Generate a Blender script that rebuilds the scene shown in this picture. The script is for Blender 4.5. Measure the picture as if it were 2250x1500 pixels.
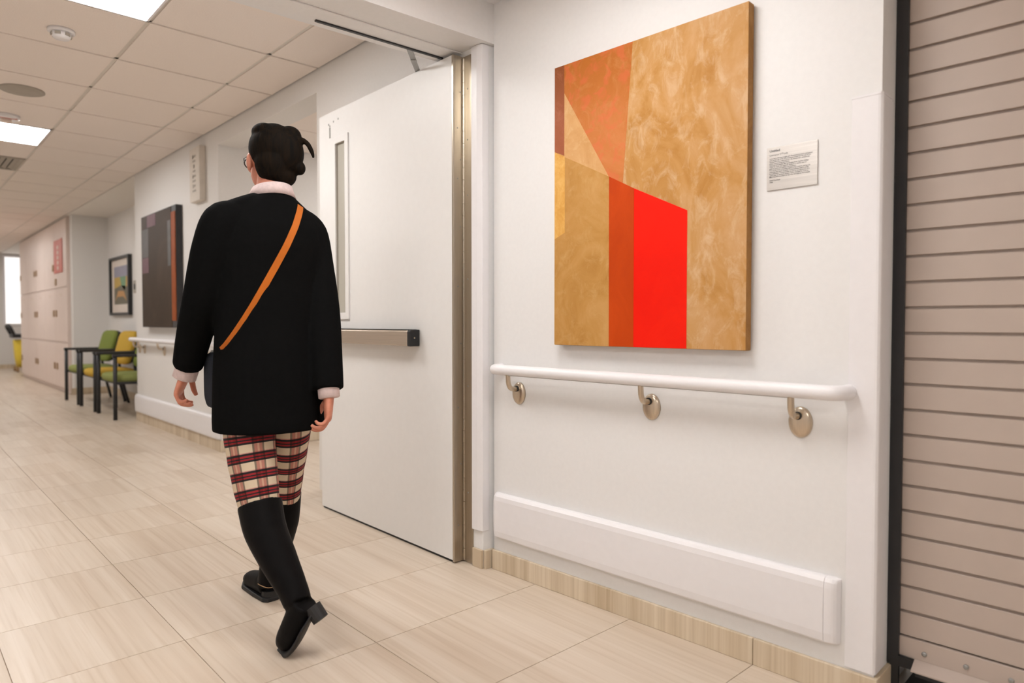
import bpy, bmesh, math, random
from mathutils import Vector, Matrix

for o in list(bpy.data.objects):
    bpy.data.objects.remove(o)
SC = bpy.context.scene
COL = SC.collection
R = math.radians
PI = math.pi
random.seed(7)

# ------------------------------------------------------------------ camera
CAM_H = 1.02
cd = bpy.data.cameras.new('camera')
cd.sensor_width = 36.0
cd.lens = 24.0
cd.clip_start = 0.05
cd.dof.use_dof = True
cd.dof.focus_distance = 2.55
cd.dof.aperture_fstop = 2.0
cam = bpy.data.objects.new('camera', cd)
COL.objects.link(cam)
cam.location = (0, 0, CAM_H)
cam.rotation_euler = (R(90 - 1.62), 0, R(-42.75))
SC.camera = cam

# ------------------------------------------------------------------ world, exposure
w = bpy.data.worlds.new('world')
SC.world = w
w.use_nodes = True
w.node_tree.nodes['Background'].inputs[0].default_value = (1.0, 0.96, 0.9, 1)
w.node_tree.nodes['Background'].inputs[1].default_value = 0.25
SC.view_settings.view_transform = 'Standard'
SC.view_settings.look = 'None'
SC.view_settings.gamma = 1.0
SC.view_settings.use_curve_mapping = False
SC.view_settings.exposure = 0.97
LIGHT_COL = (1.0, 0.985, 0.968, 1)
L_NEAR = 8.7
L_CORR = 11.5
L_LOBBY = 12.0


# ================================================================== helpers
def srgb(r, g, b):
    f = lambda c: c / 12.92 if c <= 0.04045 else ((c + 0.055) / 1.055) ** 2.4
    return (f(r / 255), f(g / 255), f(b / 255), 1)


class NT:
    """small node helper"""
    def __init__(self, name):
        self.m = bpy.data.materials.new(name)
        self.m.use_nodes = True
        self.t = self.m.node_tree
        self.b = self.t.nodes['Principled BSDF']

    def n(self, typ, **kw):
        nd = self.t.nodes.new(typ)
        for k, v in kw.items():
            if k in nd.inputs:
                nd.inputs[k].default_value = v
            else:
                setattr(nd, k, v)
        return nd

    def l(self, a, b):
        self.t.links.new(a, b)

    def ramp(self, fac, stops, interp='LINEAR'):
        r = self.n('ShaderNodeValToRGB')
        r.color_ramp.interpolation = interp
        e = r.color_ramp.elements
        while len(e) < len(stops):
            e.new(0.5)
        for i, (p, c) in enumerate(stops):
            e[i].position = p
            e[i].color = c
        self.l(fac, r.inputs[0])
        return r.outputs[0]

    def mix(self, fac, a, b, mode='MIX'):
        m = self.n('ShaderNodeMix', data_type='RGBA', blend_type=mode)
        if isinstance(fac, (int, float)):
            m.inputs[0].default_value = fac
        else:
            self.l(fac, m.inputs[0])
        for i, v in ((6, a), (7, b)):
            if isinstance(v, tuple):
                m.inputs[i].default_value = v
            else:
                self.l(v, m.inputs[i])
        return m.outputs[2]

    def noise(self, scale, detail=3, vec_scale=None, rough=0.5, rnd=False, dist=0.0):
        tc = self.n('ShaderNodeTexCoord')
        out = tc.outputs['Object']
        if rnd:
            oi = self.n('ShaderNodeObjectInfo')
            mul = self.n('ShaderNodeMath', operation='MULTIPLY')
            mul.inputs[1].default_value = 57.0
            self.l(oi.outputs['Random'], mul.inputs[0])
            ad = self.n('ShaderNodeVectorMath', operation='ADD')
            self.l(out, ad.inputs[0])
            self.l(mul.outputs[0], ad.inputs[1])
            out = ad.outputs[0]
        if vec_scale:
            mp = self.n('ShaderNodeVectorMath', operation='MULTIPLY')
            mp.inputs[1].default_value = vec_scale
            self.l(out, mp.inputs[0])
            out = mp.outputs[0]
        nz = self.n('ShaderNodeTexNoise', Scale=scale, Detail=detail, Roughness=rough, Distortion=dist)
        self.l(out, nz.inputs['Vector'])
        return nz.outputs['Fac']

    def bump(self, h, strength, dist=0.01):
        b = self.n('ShaderNodeBump', Strength=strength, Distance=dist)
        self.l(h, b.inputs['Height'])
        self.l(b.outputs[0], self.b.inputs['Normal'])

    def setv(self, **kw):
        for k, v in kw.items():
            self.b.inputs[k.replace('_', ' ')].default_value = v
        return self


def plain(name, col, rough=0.5, metal=0.0, var=0.04, scale=20, bump=0.0, spec=0.5):
    t = NT(name)
    nz = t.noise(scale, 3)
    a = tuple(min(1, c * (1 + var)) for c in col[:3]) + (1,)
    b = tuple(c * (1 - var) for c in col[:3]) + (1,)
    c = t.ramp(nz, [(0.3, b), (0.7, a)])
    t.l(c, t.b.inputs['Base Color'])
    t.setv(Roughness=rough, Metallic=metal)
    t.b.inputs['Specular IOR Level'].default_value = spec
    if bump:
        t.bump(nz, bump)
    return t.m


M = {}
M['wall'] = plain('white wall paint', (0.81, 0.80, 0.795), 0.55, var=0.012, scale=60, bump=0.03)
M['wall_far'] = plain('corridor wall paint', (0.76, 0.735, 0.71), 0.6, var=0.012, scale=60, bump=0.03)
M['trimwhite'] = plain('white vinyl', (0.83, 0.81, 0.825), 0.38, var=0.01, scale=40)
M['ceil'] = plain('ceiling tile', (0.87, 0.785, 0.725), 0.9, var=0.03, scale=180, bump=0.12)
M['tee'] = plain('ceiling grid metal', (0.72, 0.67, 0.61), 0.5, var=0.02)
M['gyp'] = plain('gypsum ceiling', (0.82, 0.77, 0.72), 0.8, var=0.01)
M['steel'] = None
M['doorpaint'] = plain('door paint', (0.80, 0.785, 0.77), 0.42, var=0.01, scale=30)
M['black'] = plain('black rubber', (0.012, 0.012, 0.013), 0.6, var=0.1)
M['blackmetal'] = plain('black metal', (0.02, 0.02, 0.022), 0.45, var=0.1)
M['dark'] = plain('dark interior', (0.05, 0.042, 0.035), 0.8, var=0.1)
M['grey'] = plain('grey metal', (0.36, 0.36, 0.35), 0.4, metal=0.5)
M['greyplastic'] = plain('grey plastic', (0.40, 0.36, 0.31), 0.6)
M['slat'] = plain('shutter slat enamel', (0.50, 0.415, 0.36), 0.42, var=0.015)
M['lockers'] = plain('locker laminate', (0.78, 0.655, 0.59), 0.45, var=0.02, scale=5)
M['latch'] = plain('brass latch', (0.42, 0.27, 0.14), 0.35, metal=0.6)
M['redsign'] = plain('red sign', (0.62, 0.17, 0.13), 0.5)
M['paper'] = plain('sign white', (0.78, 0.66, 0.58), 0.6)
M['yellow'] = plain('yellow plastic', (0.80, 0.60, 0.06), 0.45)
M['skin'] = None


def brushed(name, col, rough=0.3, along=(400, 400, 4)):
    t = NT(name)
    nz = t.noise(1.0, 4, vec_scale=along)
    c = t.ramp(nz, [(0.25, tuple(x * 0.82 for x in col[:3]) + (1,)), (0.75, col)])
    t.l(c, t.b.inputs['Base Color'])
    t.setv(Metallic=1.0, Roughness=rough)
    t.bump(nz, 0.05, 0.002)
    return t.m


M['steel'] = brushed('brushed stainless steel', (0.55, 0.49, 0.405, 1), 0.32)
M['steelrail'] = brushed('brushed stainless push bar', (0.62, 0.53, 0.44, 1), 0.36, (4, 4, 400))
M['nickel'] = brushed('satin nickel', (0.66, 0.56, 0.44, 1), 0.28, (300, 300, 10))


def stone(name, vs, c0, c1, c2, rough, bump=0.02):
    t = NT(name)
    n1 = t.noise(1.0, 5, vec_scale=vs, rough=0.55, rnd=True, dist=0.25)
    n2 = t.noise(1.0, 2, vec_scale=tuple(v * 0.22 for v in vs), rnd=True, dist=0.3)
    n3 = t.noise(1.0, 2, vec_scale=tuple(v * 4.0 for v in vs), rnd=True)
    ca = t.ramp(n1, [(0.30, c0), (0.5, c1), (0.70, c2)])
    cb = t.ramp(n2, [(0.35, c0), (0.65, c2)])
    c = t.mix(0.4, ca, cb)
    cc = t.ramp(n3, [(0.28, (0.90, 0.87, 0.83, 1)), (0.5, (1, 1, 1, 1))])
    c = t.mix(0.75, c, cc, 'MULTIPLY')
    oi = t.n('ShaderNodeObjectInfo')
    tv = t.ramp(oi.outputs['Random'], [(0.0, (0.965, 0.96, 0.955, 1)), (1.0, (1, 1, 1, 1))])
    c = t.mix(1.0, c, tv, 'MULTIPLY')
    t.l(c, t.b.inputs['Base Color'])
    t.setv(Roughness=rough)
    t.b.inputs['Specular IOR Level'].default_value = 0.4
    t.bump(n1, bump, 0.003)
    return t.m


M['tile'] = stone('vein cut stone tile', (24, 0.55, 1), (0.56, 0.45, 0.345, 1), (0.655, 0.55, 0.44, 1), (0.73, 0.635, 0.535, 1), 0.36)
M['skirt'] = stone('vein cut stone skirting', (34, 1, 0.8), (0.48, 0.37, 0.24, 1), (0.64, 0.525, 0.38, 1), (0.76, 0.655, 0.51, 1), 0.42)
M['grout'] = plain('grout', (0.44, 0.34, 0.26), 0.9)


def emit(name, strength, col=LIGHT_COL):
    t = NT(name)
    t.setv(Roughness=0.5)
    t.b.inputs['Base Color'].default_value = (0.9, 0.9, 0.9, 1)
    t.b.inputs['Emission Color'].default_value = col
    t.b.inputs['Emission Strength'].default_value = strength
    return t.m


M['em_near'] = emit('near troffer diffuser', L_NEAR)
M['em_corr'] = emit('corridor troffer diffuser', L_CORR)
M['em_lobby'] = emit('added lobby troffer diffuser', L_LOBBY)
M['em_window'] = emit('daylit frosted pane', 0.46, (1.0, 0.98, 0.96, 1))


# ------------------------------------------------------------------ mesh builder
class MB:
    def __init__(self):
        self.v, self.f, self.uv = [], [], []

    def add(self, vs, fs, uvs=None):
        k = len(self.v)
        self.v += [tuple(p) for p in vs]
        self.f += [tuple(i + k for i in f) for f in fs]
        if uvs:
            self.uv += uvs
        return self

    def box(self, x0, x1, y0, y1, z0, z1):
        vs = [(x, y, z) for z in (z0, z1) for y in (y0, y1) for x in (x0, x1)]
        fs = [(0, 2, 3, 1), (4, 5, 7, 6), (0, 1, 5, 4), (2, 6, 7, 3), (0, 4, 6, 2), (1, 3, 7, 5)]
        return self.add(vs, fs)

    def prism(self, poly, axis, a, b):
        """poly: 2D points counter-clockwise; extruded along axis ('x','y','z') from a to b"""
        def P(p, t):
            return {'x': (t, p[0], p[1]), 'y': (p[0], t, p[1]), 'z': (p[0], p[1], t)}[axis]
        n = len(poly)
        vs = [P(p, a) for p in poly] + [P(p, b) for p in poly]
        fs = [tuple(range(n - 1, -1, -1)), tuple(range(n, 2 * n))]
        for i in range(n):
            j = (i + 1) % n
            fs.append((i, j, j + n, i + n))
        return self.add(vs, fs)

    def rings(self, rings, cap=True):
        n = len(rings[0])
        vs = [p for r in rings for p in r]
        fs = []
        for k in range(len(rings) - 1):
            for i in range(n):
                j = (i + 1) % n
                fs.append((k * n + i, k * n + j, (k + 1) * n + j, (k + 1) * n + i))
        if cap:
            fs.append(tuple(range(n - 1, -1, -1)))
            m = (len(rings) - 1) * n
            fs.append(tuple(range(m, m + n)))
        return self.add(vs, fs)

    def tube(self, path, rad, seg=12, sub=0, flat=1.0, cap=True):
        """swept circle (flat squashes the second axis)"""
        P = [Vector(p) for p in path]
        r = list(rad) if isinstance(rad, (list, tuple)) else [rad] * len(P)
        if sub:
            P, r = catmull(P, r, sub)
        rings = []
        up = None
        for i, p in enumerate(P):
            t = (P[min(i + 1, len(P) - 1)] - P[max(i - 1, 0)]).normalized()
            if up is None:
                up = Vector((0, 0, 1)) if abs(t.z) < 0.9 else Vector((0, 1, 0))
            s = t.cross(up)
            if s.length < 1e-6:
                s = t.cross(Vector((1, 0, 0)))
            s.normalize()
            up = s.cross(t).normalized()
            rings.append([p + s * (r[i] * math.cos(2 * PI * k / seg)) + up * (r[i] * flat * math.sin(2 * PI * k / seg)) for k in range(seg)])
        return self.rings(rings, cap)

    def loft(self, secs, seg=24, cap=True):
        """secs: (cx, cy, cz, rx, ry[, tilt_x, tilt_y]) horizontal ellipses"""
        rings = []
        for s in secs:
            cx, cy, cz, rx, ry = s[:5]
            tx, ty = (s[5], s[6]) if len(s) > 5 else (0, 0)
            ring = []
            for k in range(seg):
                a = 2 * PI * k / seg
                dx, dy = rx * math.cos(a), ry * math.sin(a)
                ring.append((cx + dx, cy + dy, cz + dx * tx + dy * ty))
            rings.append(ring)
        return self.rings(rings, cap)

    def ball(self, c, r, seg=20, rings=12, rot=0.0):
        rx, ry, rz = r if isinstance(r, (tuple, list)) else (r, r, r)
        rr = []
        for i in range(1, rings):
            th = PI * i / rings
            ring = []
            for k in range(seg):
                a = 2 * PI * k / seg
                x, y = rx * math.sin(th) * math.cos(a), ry * math.sin(th) * math.sin(a)
                ring.append((c[0] + x * math.cos(rot) - y * math.sin(rot), c[1] + x * math.sin(rot) + y * math.cos(rot), c[2] - rz * math.cos(th)))
            rr.append(ring)
        return self.rings(rr)

    def lathe(self, prof, seg=24, c=(0, 0, 0), axis='z', sx=1.0):
        rr = []
        for r, h in prof:
            ring = []
            for k in range(seg):
                a = 2 * PI * k / seg
                x, y = r * math.cos(a) * sx, r * math.sin(a)
                p = {'z': (x, y, h), 'y': (x, h, y), 'x': (h, x, y)}[axis]
                ring.append((c[0] + p[0], c[1] + p[1], c[2] + p[2]))
            rr.append(ring)
        return self.rings(rr)

    def mesh(self, name, smooth=False):
        me = bpy.data.meshes.new(name)
        me.from_pydata(self.v, [], self.f)
        bm = bmesh.new()
        bm.from_mesh(me)
        bmesh.ops.recalc_face_normals(bm, faces=bm.faces)
        bm.to_mesh(me)
        bm.free()
        if smooth:
            for p in me.polygons:
                p.use_smooth = True
        return me


def catmull(P, r, sub):
    Q, q = [], []
    n = len(P)
    for i in range(n - 1):
        p0, p1, p2, p3 = P[max(i - 1, 0)], P[i], P[i + 1], P[min(i + 2, n - 1)]
        for k in range(sub):
            t = k / sub
            Q.append(0.5 * ((2 * p1) + (p2 - p0) * t + (2 * p0 - 5 * p1 + 4 * p2 - p3) * t * t + (3 * p1 - p0 - 3 * p2 + p3) * t ** 3))
            q.append(r[i] + (r[i + 1] - r[i]) * t)
    Q.append(P[-1])
    q.append(r[-1])
    return Q, q


def obj(name, mb, mat, parent=None, smooth=False, bevel=0.0, bseg=2, loc=None, label=None):
    me = mb.mesh(name, smooth) if isinstance(mb, MB) else mb
    if mat is not None and not me.materials:
        me.materials.append(M[mat] if isinstance(mat, str) else mat)
    o = bpy.data.objects.new(name, me)
    COL.objects.link(o)
    if parent is not None:
        o.parent = parent
    if loc is not None:
        o.location = loc
    if bevel:
        b = o.modifiers.new('bevel', 'BEVEL')
        b.width = bevel
        b.segments = bseg
        b.limit_method = 'ANGLE'
    if label:
        o['label'] = label
    return o


def tag(o, label, cat, group=None, kind=None):
    o['label'] = label
    o['category'] = cat
    if group:
        o['group'] = group
    if kind:
        o['kind'] = kind
    return o


def thing(name, label, cat, loc=(0, 0, 0), rotz=0.0, group=None, kind=None):
    o = bpy.data.objects.new(name, None)
    o.empty_display_size = 0.1
    COL.objects.link(o)
    o.location = loc
    o.rotation_euler = (0, 0, rotz)
    return tag(o, label, cat, group, kind)


def struct(name, mb, mat, label, cat, loc=None, rotz=0.0, **kw):
    o = obj(name, mb, mat, **kw)
    if loc is not None:
        o.location = loc
    o.rotation_euler = (0, 0, rotz)
    return tag(o, label, cat, kind='structure')


def remeshed(mb, voxel, smooth_it=4):
    """one continuous skin over overlapping closed shapes"""
    me = mb.mesh('tmp')
    o = bpy.data.objects.new('tmp', me)
    COL.objects.link(o)
    m = o.modifiers.new('r', 'REMESH')
    m.mode = 'VOXEL'
    m.voxel_size = voxel
    if smooth_it:
        s = o.modifiers.new('s', 'SMOOTH')
        s.factor = 0.5
        s.iterations = smooth_it
    dg = bpy.context.evaluated_depsgraph_get()
    out = bpy.data.meshes.new_from_object(o.evaluated_get(dg))
    bpy.data.objects.remove(o)
    bpy.data.meshes.remove(me)
    for p in out.polygons:
        p.use_smooth = True
    return out


# ------------------------------------------------------------------ frames
# painting wall: local x runs along the wall from the door jamb towards the shutter,
# local y runs into the wall (the room is at negative y), z up
WA = (1.853, 2.113, 0.0)
WROT = math.atan2(-0.9992, 0.041)
CX, SX = math.cos(WROT), math.sin(WROT)


def W(u, o, z=0.0):
    """point on the painting wall frame (o positive towards the room)"""
    return (WA[0] + CX * u + SX * o, WA[1] + SX * u - CX * o, z)


FROT = -PI / 2        # things on the far corridor wall: local x = -Y, local y = +X (into the wall)
XW = 1.95             # far corridor wall plane
ZC = 2.53             # corridor ceiling
ZN = 2.315            # near ceiling

# ================================================================== setting
# ---- floor
FX0, FX1, FY0, FY1 = -1.62, 6.0, -3.6, 19.0
fl = struct('floor', MB().box(FX0, FX1, FY0, FY1, -0.12, -0.003), 'grout', 'beige vein-cut stone tile floor with thin joints', 'floor')
XB = [-1.522, -1.079, -0.636, -0.192, 0.254, 0.697, 1.14]
YB = [0.103, 0.545, 0.987, 1.429, 1.871, 2.302, 2.766, 3.235]
while YB[0] > -2.2:
    YB.insert(0, YB[0] - 0.443)
while YB[-1] < 18.6:
    YB.append(YB[-1] + 0.443)
_tm = {}


def floor_tile(x0, x1, y0, y1):
    g = 0.0012
    key = (round(x1 - x0, 3), round(y1 - y0, 3))
    if key not in _tm:
        hx, hy = key[0] / 2 - g, key[1] / 2 - g
        me = MB().box(-hx, hx, -hy, hy, -0.01, 0.0).mesh('tile')
        me.materials.append(M['tile'])
        _tm[key] = me
    return obj('tile', _tm[key], None, fl, loc=((x0 + x1) / 2, (y0 + y1) / 2, 0))


cand = []
rest = MB()
for j in range(len(YB) - 1):
    y0, y1 = YB[j], YB[j + 1]
    xs = list(XB)
    if y1 < 0.99:
        xs += [1.583, 2.03, 2.4]
    elif y0 < 3.2:
        xs += [1.895]
    elif y0 < 5.4:
        xs += [1.575, 2.02, 2.46, 2.90, 3.34, 3.78, 4.22, 4.66, 5.10]
    elif y0 > 7.6 and y0 < 11.2:
        xs += [1.575, 2.02, 2.44]
    elif y0 > 15.8:
        xs += [1.575, 2.02, 2.46, 2.9]
    else:
        xs += [1.575, 1.945]
    for i in range(len(xs) - 1):
        cx, cy = (xs[i] + xs[i + 1]) / 2, (y0 + y1) / 2
        inview = 0 if (cx > 0.1 * cy - 0.3 and cy > 0.3 and cy > 0.45 * cx) else 1
        cand.append((inview, cx * cx + cy * cy, xs[i], xs[i + 1], y0, y1))
cand.sort()
for k, (v, d, x0, x1, y0, y1) in enumerate(cand):
    if k < 290:
        floor_tile(x0, x1, y0, y1)
    else:
        g = 0.0012
        rest.box(x0 + g, x1 - g, y0 + g, y1 - g, -0.01, 0.0)
o = obj('tile_field', rest, 'tile', fl)
o['kind'] = 'stuff'

# ---- painting wall and its return towards the shutter
UC = 1.455            # outer corner of the wall
wr = struct('wall_right', MB().box(0, UC, 0, 0.30, 0, 2.6), 'wall', 'white painted wall behind the big ochre painting', 'wall', WA, WROT)
# wall above the shutter opening
struct('wall_shutter_head', MB().box(UC, 4.2, 0.0, 0.10, 2.2, 2.6), 'wall', 'white wall strip above the roller shutter', 'wall', WA, WROT)
# kiosk interior behind the shutter
struct('wall_kiosk_back', MB().box(UC, 4.2, 0.5, 0.55, 0, 2.6), 'dark', 'dark interior wall seen under the roller shutter', 'wall', WA, WROT)

struct('shade_sheet', MB().box(UC + 0.03, 3.6, 0.135, 0.499, 0.0, 0.012), 'dark', 'dark sheet painting in the shade on the floor under the roller shutter', 'floor_shade', WA, WROT)  # dark colour paints in shade where the floor simply continues; no real sill

# ---- skirting of the painting wall: separate stone pieces
bb = thing('baseboard_right', 'beige veined stone baseboard under the painting wall', 'baseboard', WA, WROT, kind='structure')
for u0, u1 in ((0.0, 1.1262), (1.1275, UC + 0.012)):
    obj('baseboard_piece', MB().box(u0, u1, -0.012, 0.0, 0, 0.080), 'skirt', bb, bevel=0.002)
obj('baseboard_piece', MB().box(UC, UC + 0.012, 0.0, 0.115, 0, 0.080), 'skirt', bb, bevel=0.002)

# ---- corner guard on the outer corner of the wall
cg = thing('corner_guard', 'tall white vinyl corner guard on the wall edge beside the shutter', 'corner guard', W(UC, 0, 0), WROT)
poly = [(-0.072, -0.0001), (-0.072, -0.004), (-0.007, -0.005), (-0.001, -0.004), (0.004, 0.001), (0.005, 0.007), (0.004, 0.075), (0.0001, 0.075), (0.0001, -0.0001)]
obj('guard_profile', MB().prism(poly, 'z', 0.086, 1.61), 'trimwhite', cg, bevel=0.001)
obj('end_cap', MB().prism([(x * 1.02, y * 1.15) for x, y in poly], 'z', 1.61, 1.616), 'trimwhite', cg)

# ---- near ceiling (room side of the door) with perimeter trim
cn = struct('ceiling_near', MB().box(-1.6, 2.3, -3.5, 2.20, ZN + 0.012, ZN + 0.2), 'gyp', 'lay-in tile ceiling on the near side of the door header', 'ceiling')
NB = [2.06, 1.60, 1.00, 0.40, -0.20, -0.80, -1.40, -2.00, -2.60, -3.20]
for xs in ((-1.56, -0.96), (-0.95, -0.35), (-0.34, 0.26), (0.27, 0.69), (0.70, 1.30), (1.31, 1.80)):
    for k in range(len(NB) - 1):
        if (xs[0] == -0.95 and NB[k] in (1.60, -0.80)) or (xs[0] == 0.70 and NB[k] in (1.60, -1.40)):
            continue
        obj('ceiling_tile', MB().box(xs[0] + 0.006, xs[1] - 0.006, NB[k + 1] + 0.006, NB[k] - 0.006, ZN + 0.001, ZN + 0.012), 'ceil', cn)
obj('wall_angle', MB().box(1.80, 1.86, -1.0, 2.0645, ZN - 0.006, ZN + 0.012), 'trimwhite', cn)
obj('wall_angle', MB().box(-1.5, 1.86, 2.065, 2.12, ZN - 0.006, ZN + 0.012), 'trimwhite', cn)

# ---- door header / portal
HROT = R(-2.6)
HO = (1.852, 2.112, 0)
hd = struct('trim_1', MB().box(-3.2, 0.30, 0.0, 0.30, 2.15, 2.62), 'wall', 'white header beam over the open double doorway', 'header', HO, HROT)
st = obj('stop_strip', MB().box(-2.5, -0.03, 0.155, 0.296, 2.144, 2.15), 'wall', hd, bevel=0.002)
obj('closer_track', MB().box(-0.655, -0.085, 0.238, 0.250, 2.138, 2.146), 'blackmetal', hd)
# right jamb
jb = thing('trim_2', 'white door jamb with corner guard beside the painting wall', 'door jamb', (0, 0, 0), 0, kind='structure')
obj('jamb_face', MB().prism([(1.815, 2.140), (1.870, 2.133), (1.95, 2.133), (1.95, 2.42), (1.815, 2.42)], 'z', 0, 2.152), 'wall', jb, bevel=0.002)
obj('jamb_guard', MB().prism([(1.8045, 2.2005), (1.8045, 2.165), (1.810, 2.1365), (1.845, 2.1345), (1.845, 2.139), (1.8155, 2.1415), (1.8155, 2.2005)], 'z', 0.155, 2.149), 'trimwhite', jb, bevel=0.0015)
obj('baseboard_piece', MB().box(1.803, 1.8149, 2.138, 2.196, 0, 0.077), 'skirt', jb, bevel=0.0015)
obj('baseboard_piece', MB().box(1.8151, 1.864, 2.122, 2.1385, 0, 0.077), 'skirt', jb, bevel=0.0015)
# left jamb, out of the picture
struct('trim_3', MB().box(-0.80, -0.66, 2.16, 2.46, 0, 2.152), 'wall', 'white door jamb on the far side of the doorway', 'door jamb')

# ---- walls beyond the door
struct('wall_corridor_near', MB().box(XW, XW + 0.18, 2.42, 3.84, 0, 2.7), 'wall_far', 'white corridor wall behind the open door', 'wall')
struct('wall_lobby_head', MB().box(XW, XW + 0.18, 3.84, 5.48, 2.40, 2.7), 'wall_far', 'white bulkhead over the side lobby opening', 'wall')
struct('wall_lobby_near', MB().box(XW + 0.18, 5.6, 3.66, 3.84, 0, 2.7), 'wall_far', 'white near wall of the side lobby', 'wall')
struct('wall_corridor_mid', MB().box(XW, XW + 0.18, 5.48, 7.85, 0, 2.7), 'wall_far', 'white corridor wall carrying the dark brown painting', 'wall')
struct('wall_lobby_end', MB().box(XW + 0.18, 5.6, 5.48, 5.66, 0, 2.7), 'wall_far', 'white end wall of the side lobby', 'wall')
struct('wall_lobby_side', MB().box(5.4, 5.6, 3.60, 5.48, 0, 2.7), 'wall_far', 'white side wall closing the lobby', 'wall')
struct('wall_alcove_back', MB().box(2.44, 2.62, 7.85, 11.25, 0, 2.7), 'wall_far', 'white back wall of the seating alcove', 'wall')
struct('wall_alcove_side', MB().box(XW + 0.18, 2.44, 7.67, 7.85, 0, 2.7), 'wall_far', 'white near side wall of the seating alcove', 'wall')
struct('wall_alcove_end', MB().box(XW + 0.04, 2.62, 11.25, 11.40, 0, 2.7), 'wall_far', 'grey-white end wall of the seating alcove', 'wall')
struct('wall_end', MB().box(-0.9, 3.2, 18.6, 18.8, 0, 2.7), 'wall_far', 'white wall closing the far end of the corridor', 'wall')
struct('wall_locker_back', MB().box(2.5, 2.62, 11.40, 15.9, 0, 2.7), 'wall_far', 'white wall behind the lockers', 'wall')
struct('wall_end_side', MB().box(3.0, 3.2, 15.9, 18.6, 0, 2.7), 'wall_far', 'white side wall past the lockers', 'wall')
struct('wall_left', MB().box(-0.95, -0.78, 2.1, 18.6, 0, 2.7), 'wall_far', 'white left wall of the corridor', 'wall')
struct('wall_near_left', MB().box(-1.75, -1.6, -3.5, 2.2, 0, 2.6), 'wall', 'white left wall of the near room', 'wall')
struct('wall_portal', MB().box(-1.7, -0.78, 2.16, 2.4, 0, 2.6), 'wall', 'white wall beside the doorway', 'wall')
struct('wall_behind', MB().box(-1.75, 4.0, -3.7, -3.5, 0, 2.6), 'wall', 'white wall behind the viewpoint', 'wall')

# skirtings beyond the door
for k, (nm, x0, x1, y0, y1, lab) in enumerate((
        ('baseboard_corridor', XW - 0.012, XW, 5.468, 7.862, 'beige stone baseboard under the dark brown painting'),
        ('baseboard_lobby', XW - 0.012, 5.4, 5.467, 5.48, 'beige stone baseboard along the side lobby end wall'),
        ('baseboard_alcove', 2.428, 2.44, 7.85, 11.25, 'beige stone baseboard behind the chairs'),
        ('baseboard_alcove_end', XW, 2.428, 11.238, 11.25, 'beige stone baseboard at the alcove end wall'),
        ('baseboard_end', -0.78, 3.0, 18.588, 18.6, 'beige stone baseboard at the corridor end'))):
    t = thing(nm, lab, 'baseboard', (0, 0, 0), 0, kind='structure')
    along_y = (y1 - y0) > (x1 - x0)
    L = (y1 - y0) if along_y else (x1 - x0)
    n = max(1, round(L / 0.44))
    for i in range(n):
        a, b = i / n * L + 0.001, (i + 1) / n * L - 0.001
        mb = MB().box(0, b - a, 0, 0.012, 0, 0.09)
        p = obj('baseboard_piece', mb, 'skirt', t)
        if along_y:
            p.rotation_euler = (0, 0, PI / 2)
            p.location = (x1, y0 + a, 0)
        else:
            p.location = (x0 + a, y0, 0)

# ---- corridor ceiling: slab, grid and tiles
cl = struct('ceiling', MB().box(-0.9, XW + 0.05, 2.40, 18.7, ZC + 0.03, ZC + 0.12), 'gyp', 'lay-in tile ceiling of the corridor beyond the door', 'ceiling')
TX = [-0.845, -0.223, 0.399, 1.021, 1.643, XW]
TY0, TP = 3.80, 0.655
ty = [TY0 - 2 * TP, TY0 - TP] + [TY0 + TP * i for i in range(23)]
lights_at = set()
for y in (3.80 - 0.655, 6.42, 9.695, 12.97, 16.245):
    lights_at.add(min(range(len(ty)), key=lambda q: abs(ty[q] - y)))
vent_row = min(range(len(ty)), key=lambda q: abs(ty[q] - 7.73))
_ct = {}
for j in range(len(ty) - 1):
    for i in range(len(TX) - 1):
        if i == 2 and (j in lights_at or j == vent_row):
            continue
        key = i == 4
        if key not in _ct:
            hx = (TX[i + 1] - TX[i]) / 2 - 0.011
            hy = TP / 2 - 0.011
            me = MB().box(-hx, hx, -hy, hy, 0, 0.02).mesh('ceiling_tile')
            me.materials.append(M['ceil'])
            _ct[key] = me
        obj('ceiling_tile', _ct[key], None, cl, loc=((TX[i] + TX[i + 1]) / 2, (ty[j] + ty[j + 1]) / 2, ZC))
for x in TX[1:-1]:
    obj('grid_runner', MB().box(x - 0.012, x + 0.012, 2.42, 18.5, ZC + 0.006, ZC + 0.03), 'tee', cl)
for y in ty:
    obj('grid_cross_runner', MB().box(-0.84, XW, y - 0.012, y + 0.012, ZC + 0.006, ZC + 0.03), 'tee', cl)
struct('ceiling_alcove', MB().box(XW, 2.62, 7.85, 11.4, ZC - 0.003, ZC + 0.1), 'gyp', 'plain gypsum ceiling of the seating alcove', 'ceiling')
struct('ceiling_lockers', MB().box(XW, 3.2, 11.4, 18.7, ZC - 0.003, ZC + 0.1), 'gyp', 'plain gypsum ceiling beyond the lockers', 'ceiling')
lc = struct('ceiling_lobby', MB().box(XW + 0.18, 5.6, 3.42, 5.6, 2.47, 2.6), 'gyp', 'lay-in tile ceiling of the side lobby', 'ceiling')
for i in range(5):
    for j in range(3):
        if i == 2 and j == 1:
            continue
        x0, y0 = 2.14 + i * 0.64, 3.61 + j * 0.62
        obj('ceiling_tile', MB().box(x0 + 0.008, x0 + 0.632, y0 + 0.008, y0 + 0.612, 2.455, 2.47), 'ceil', lc)


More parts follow.
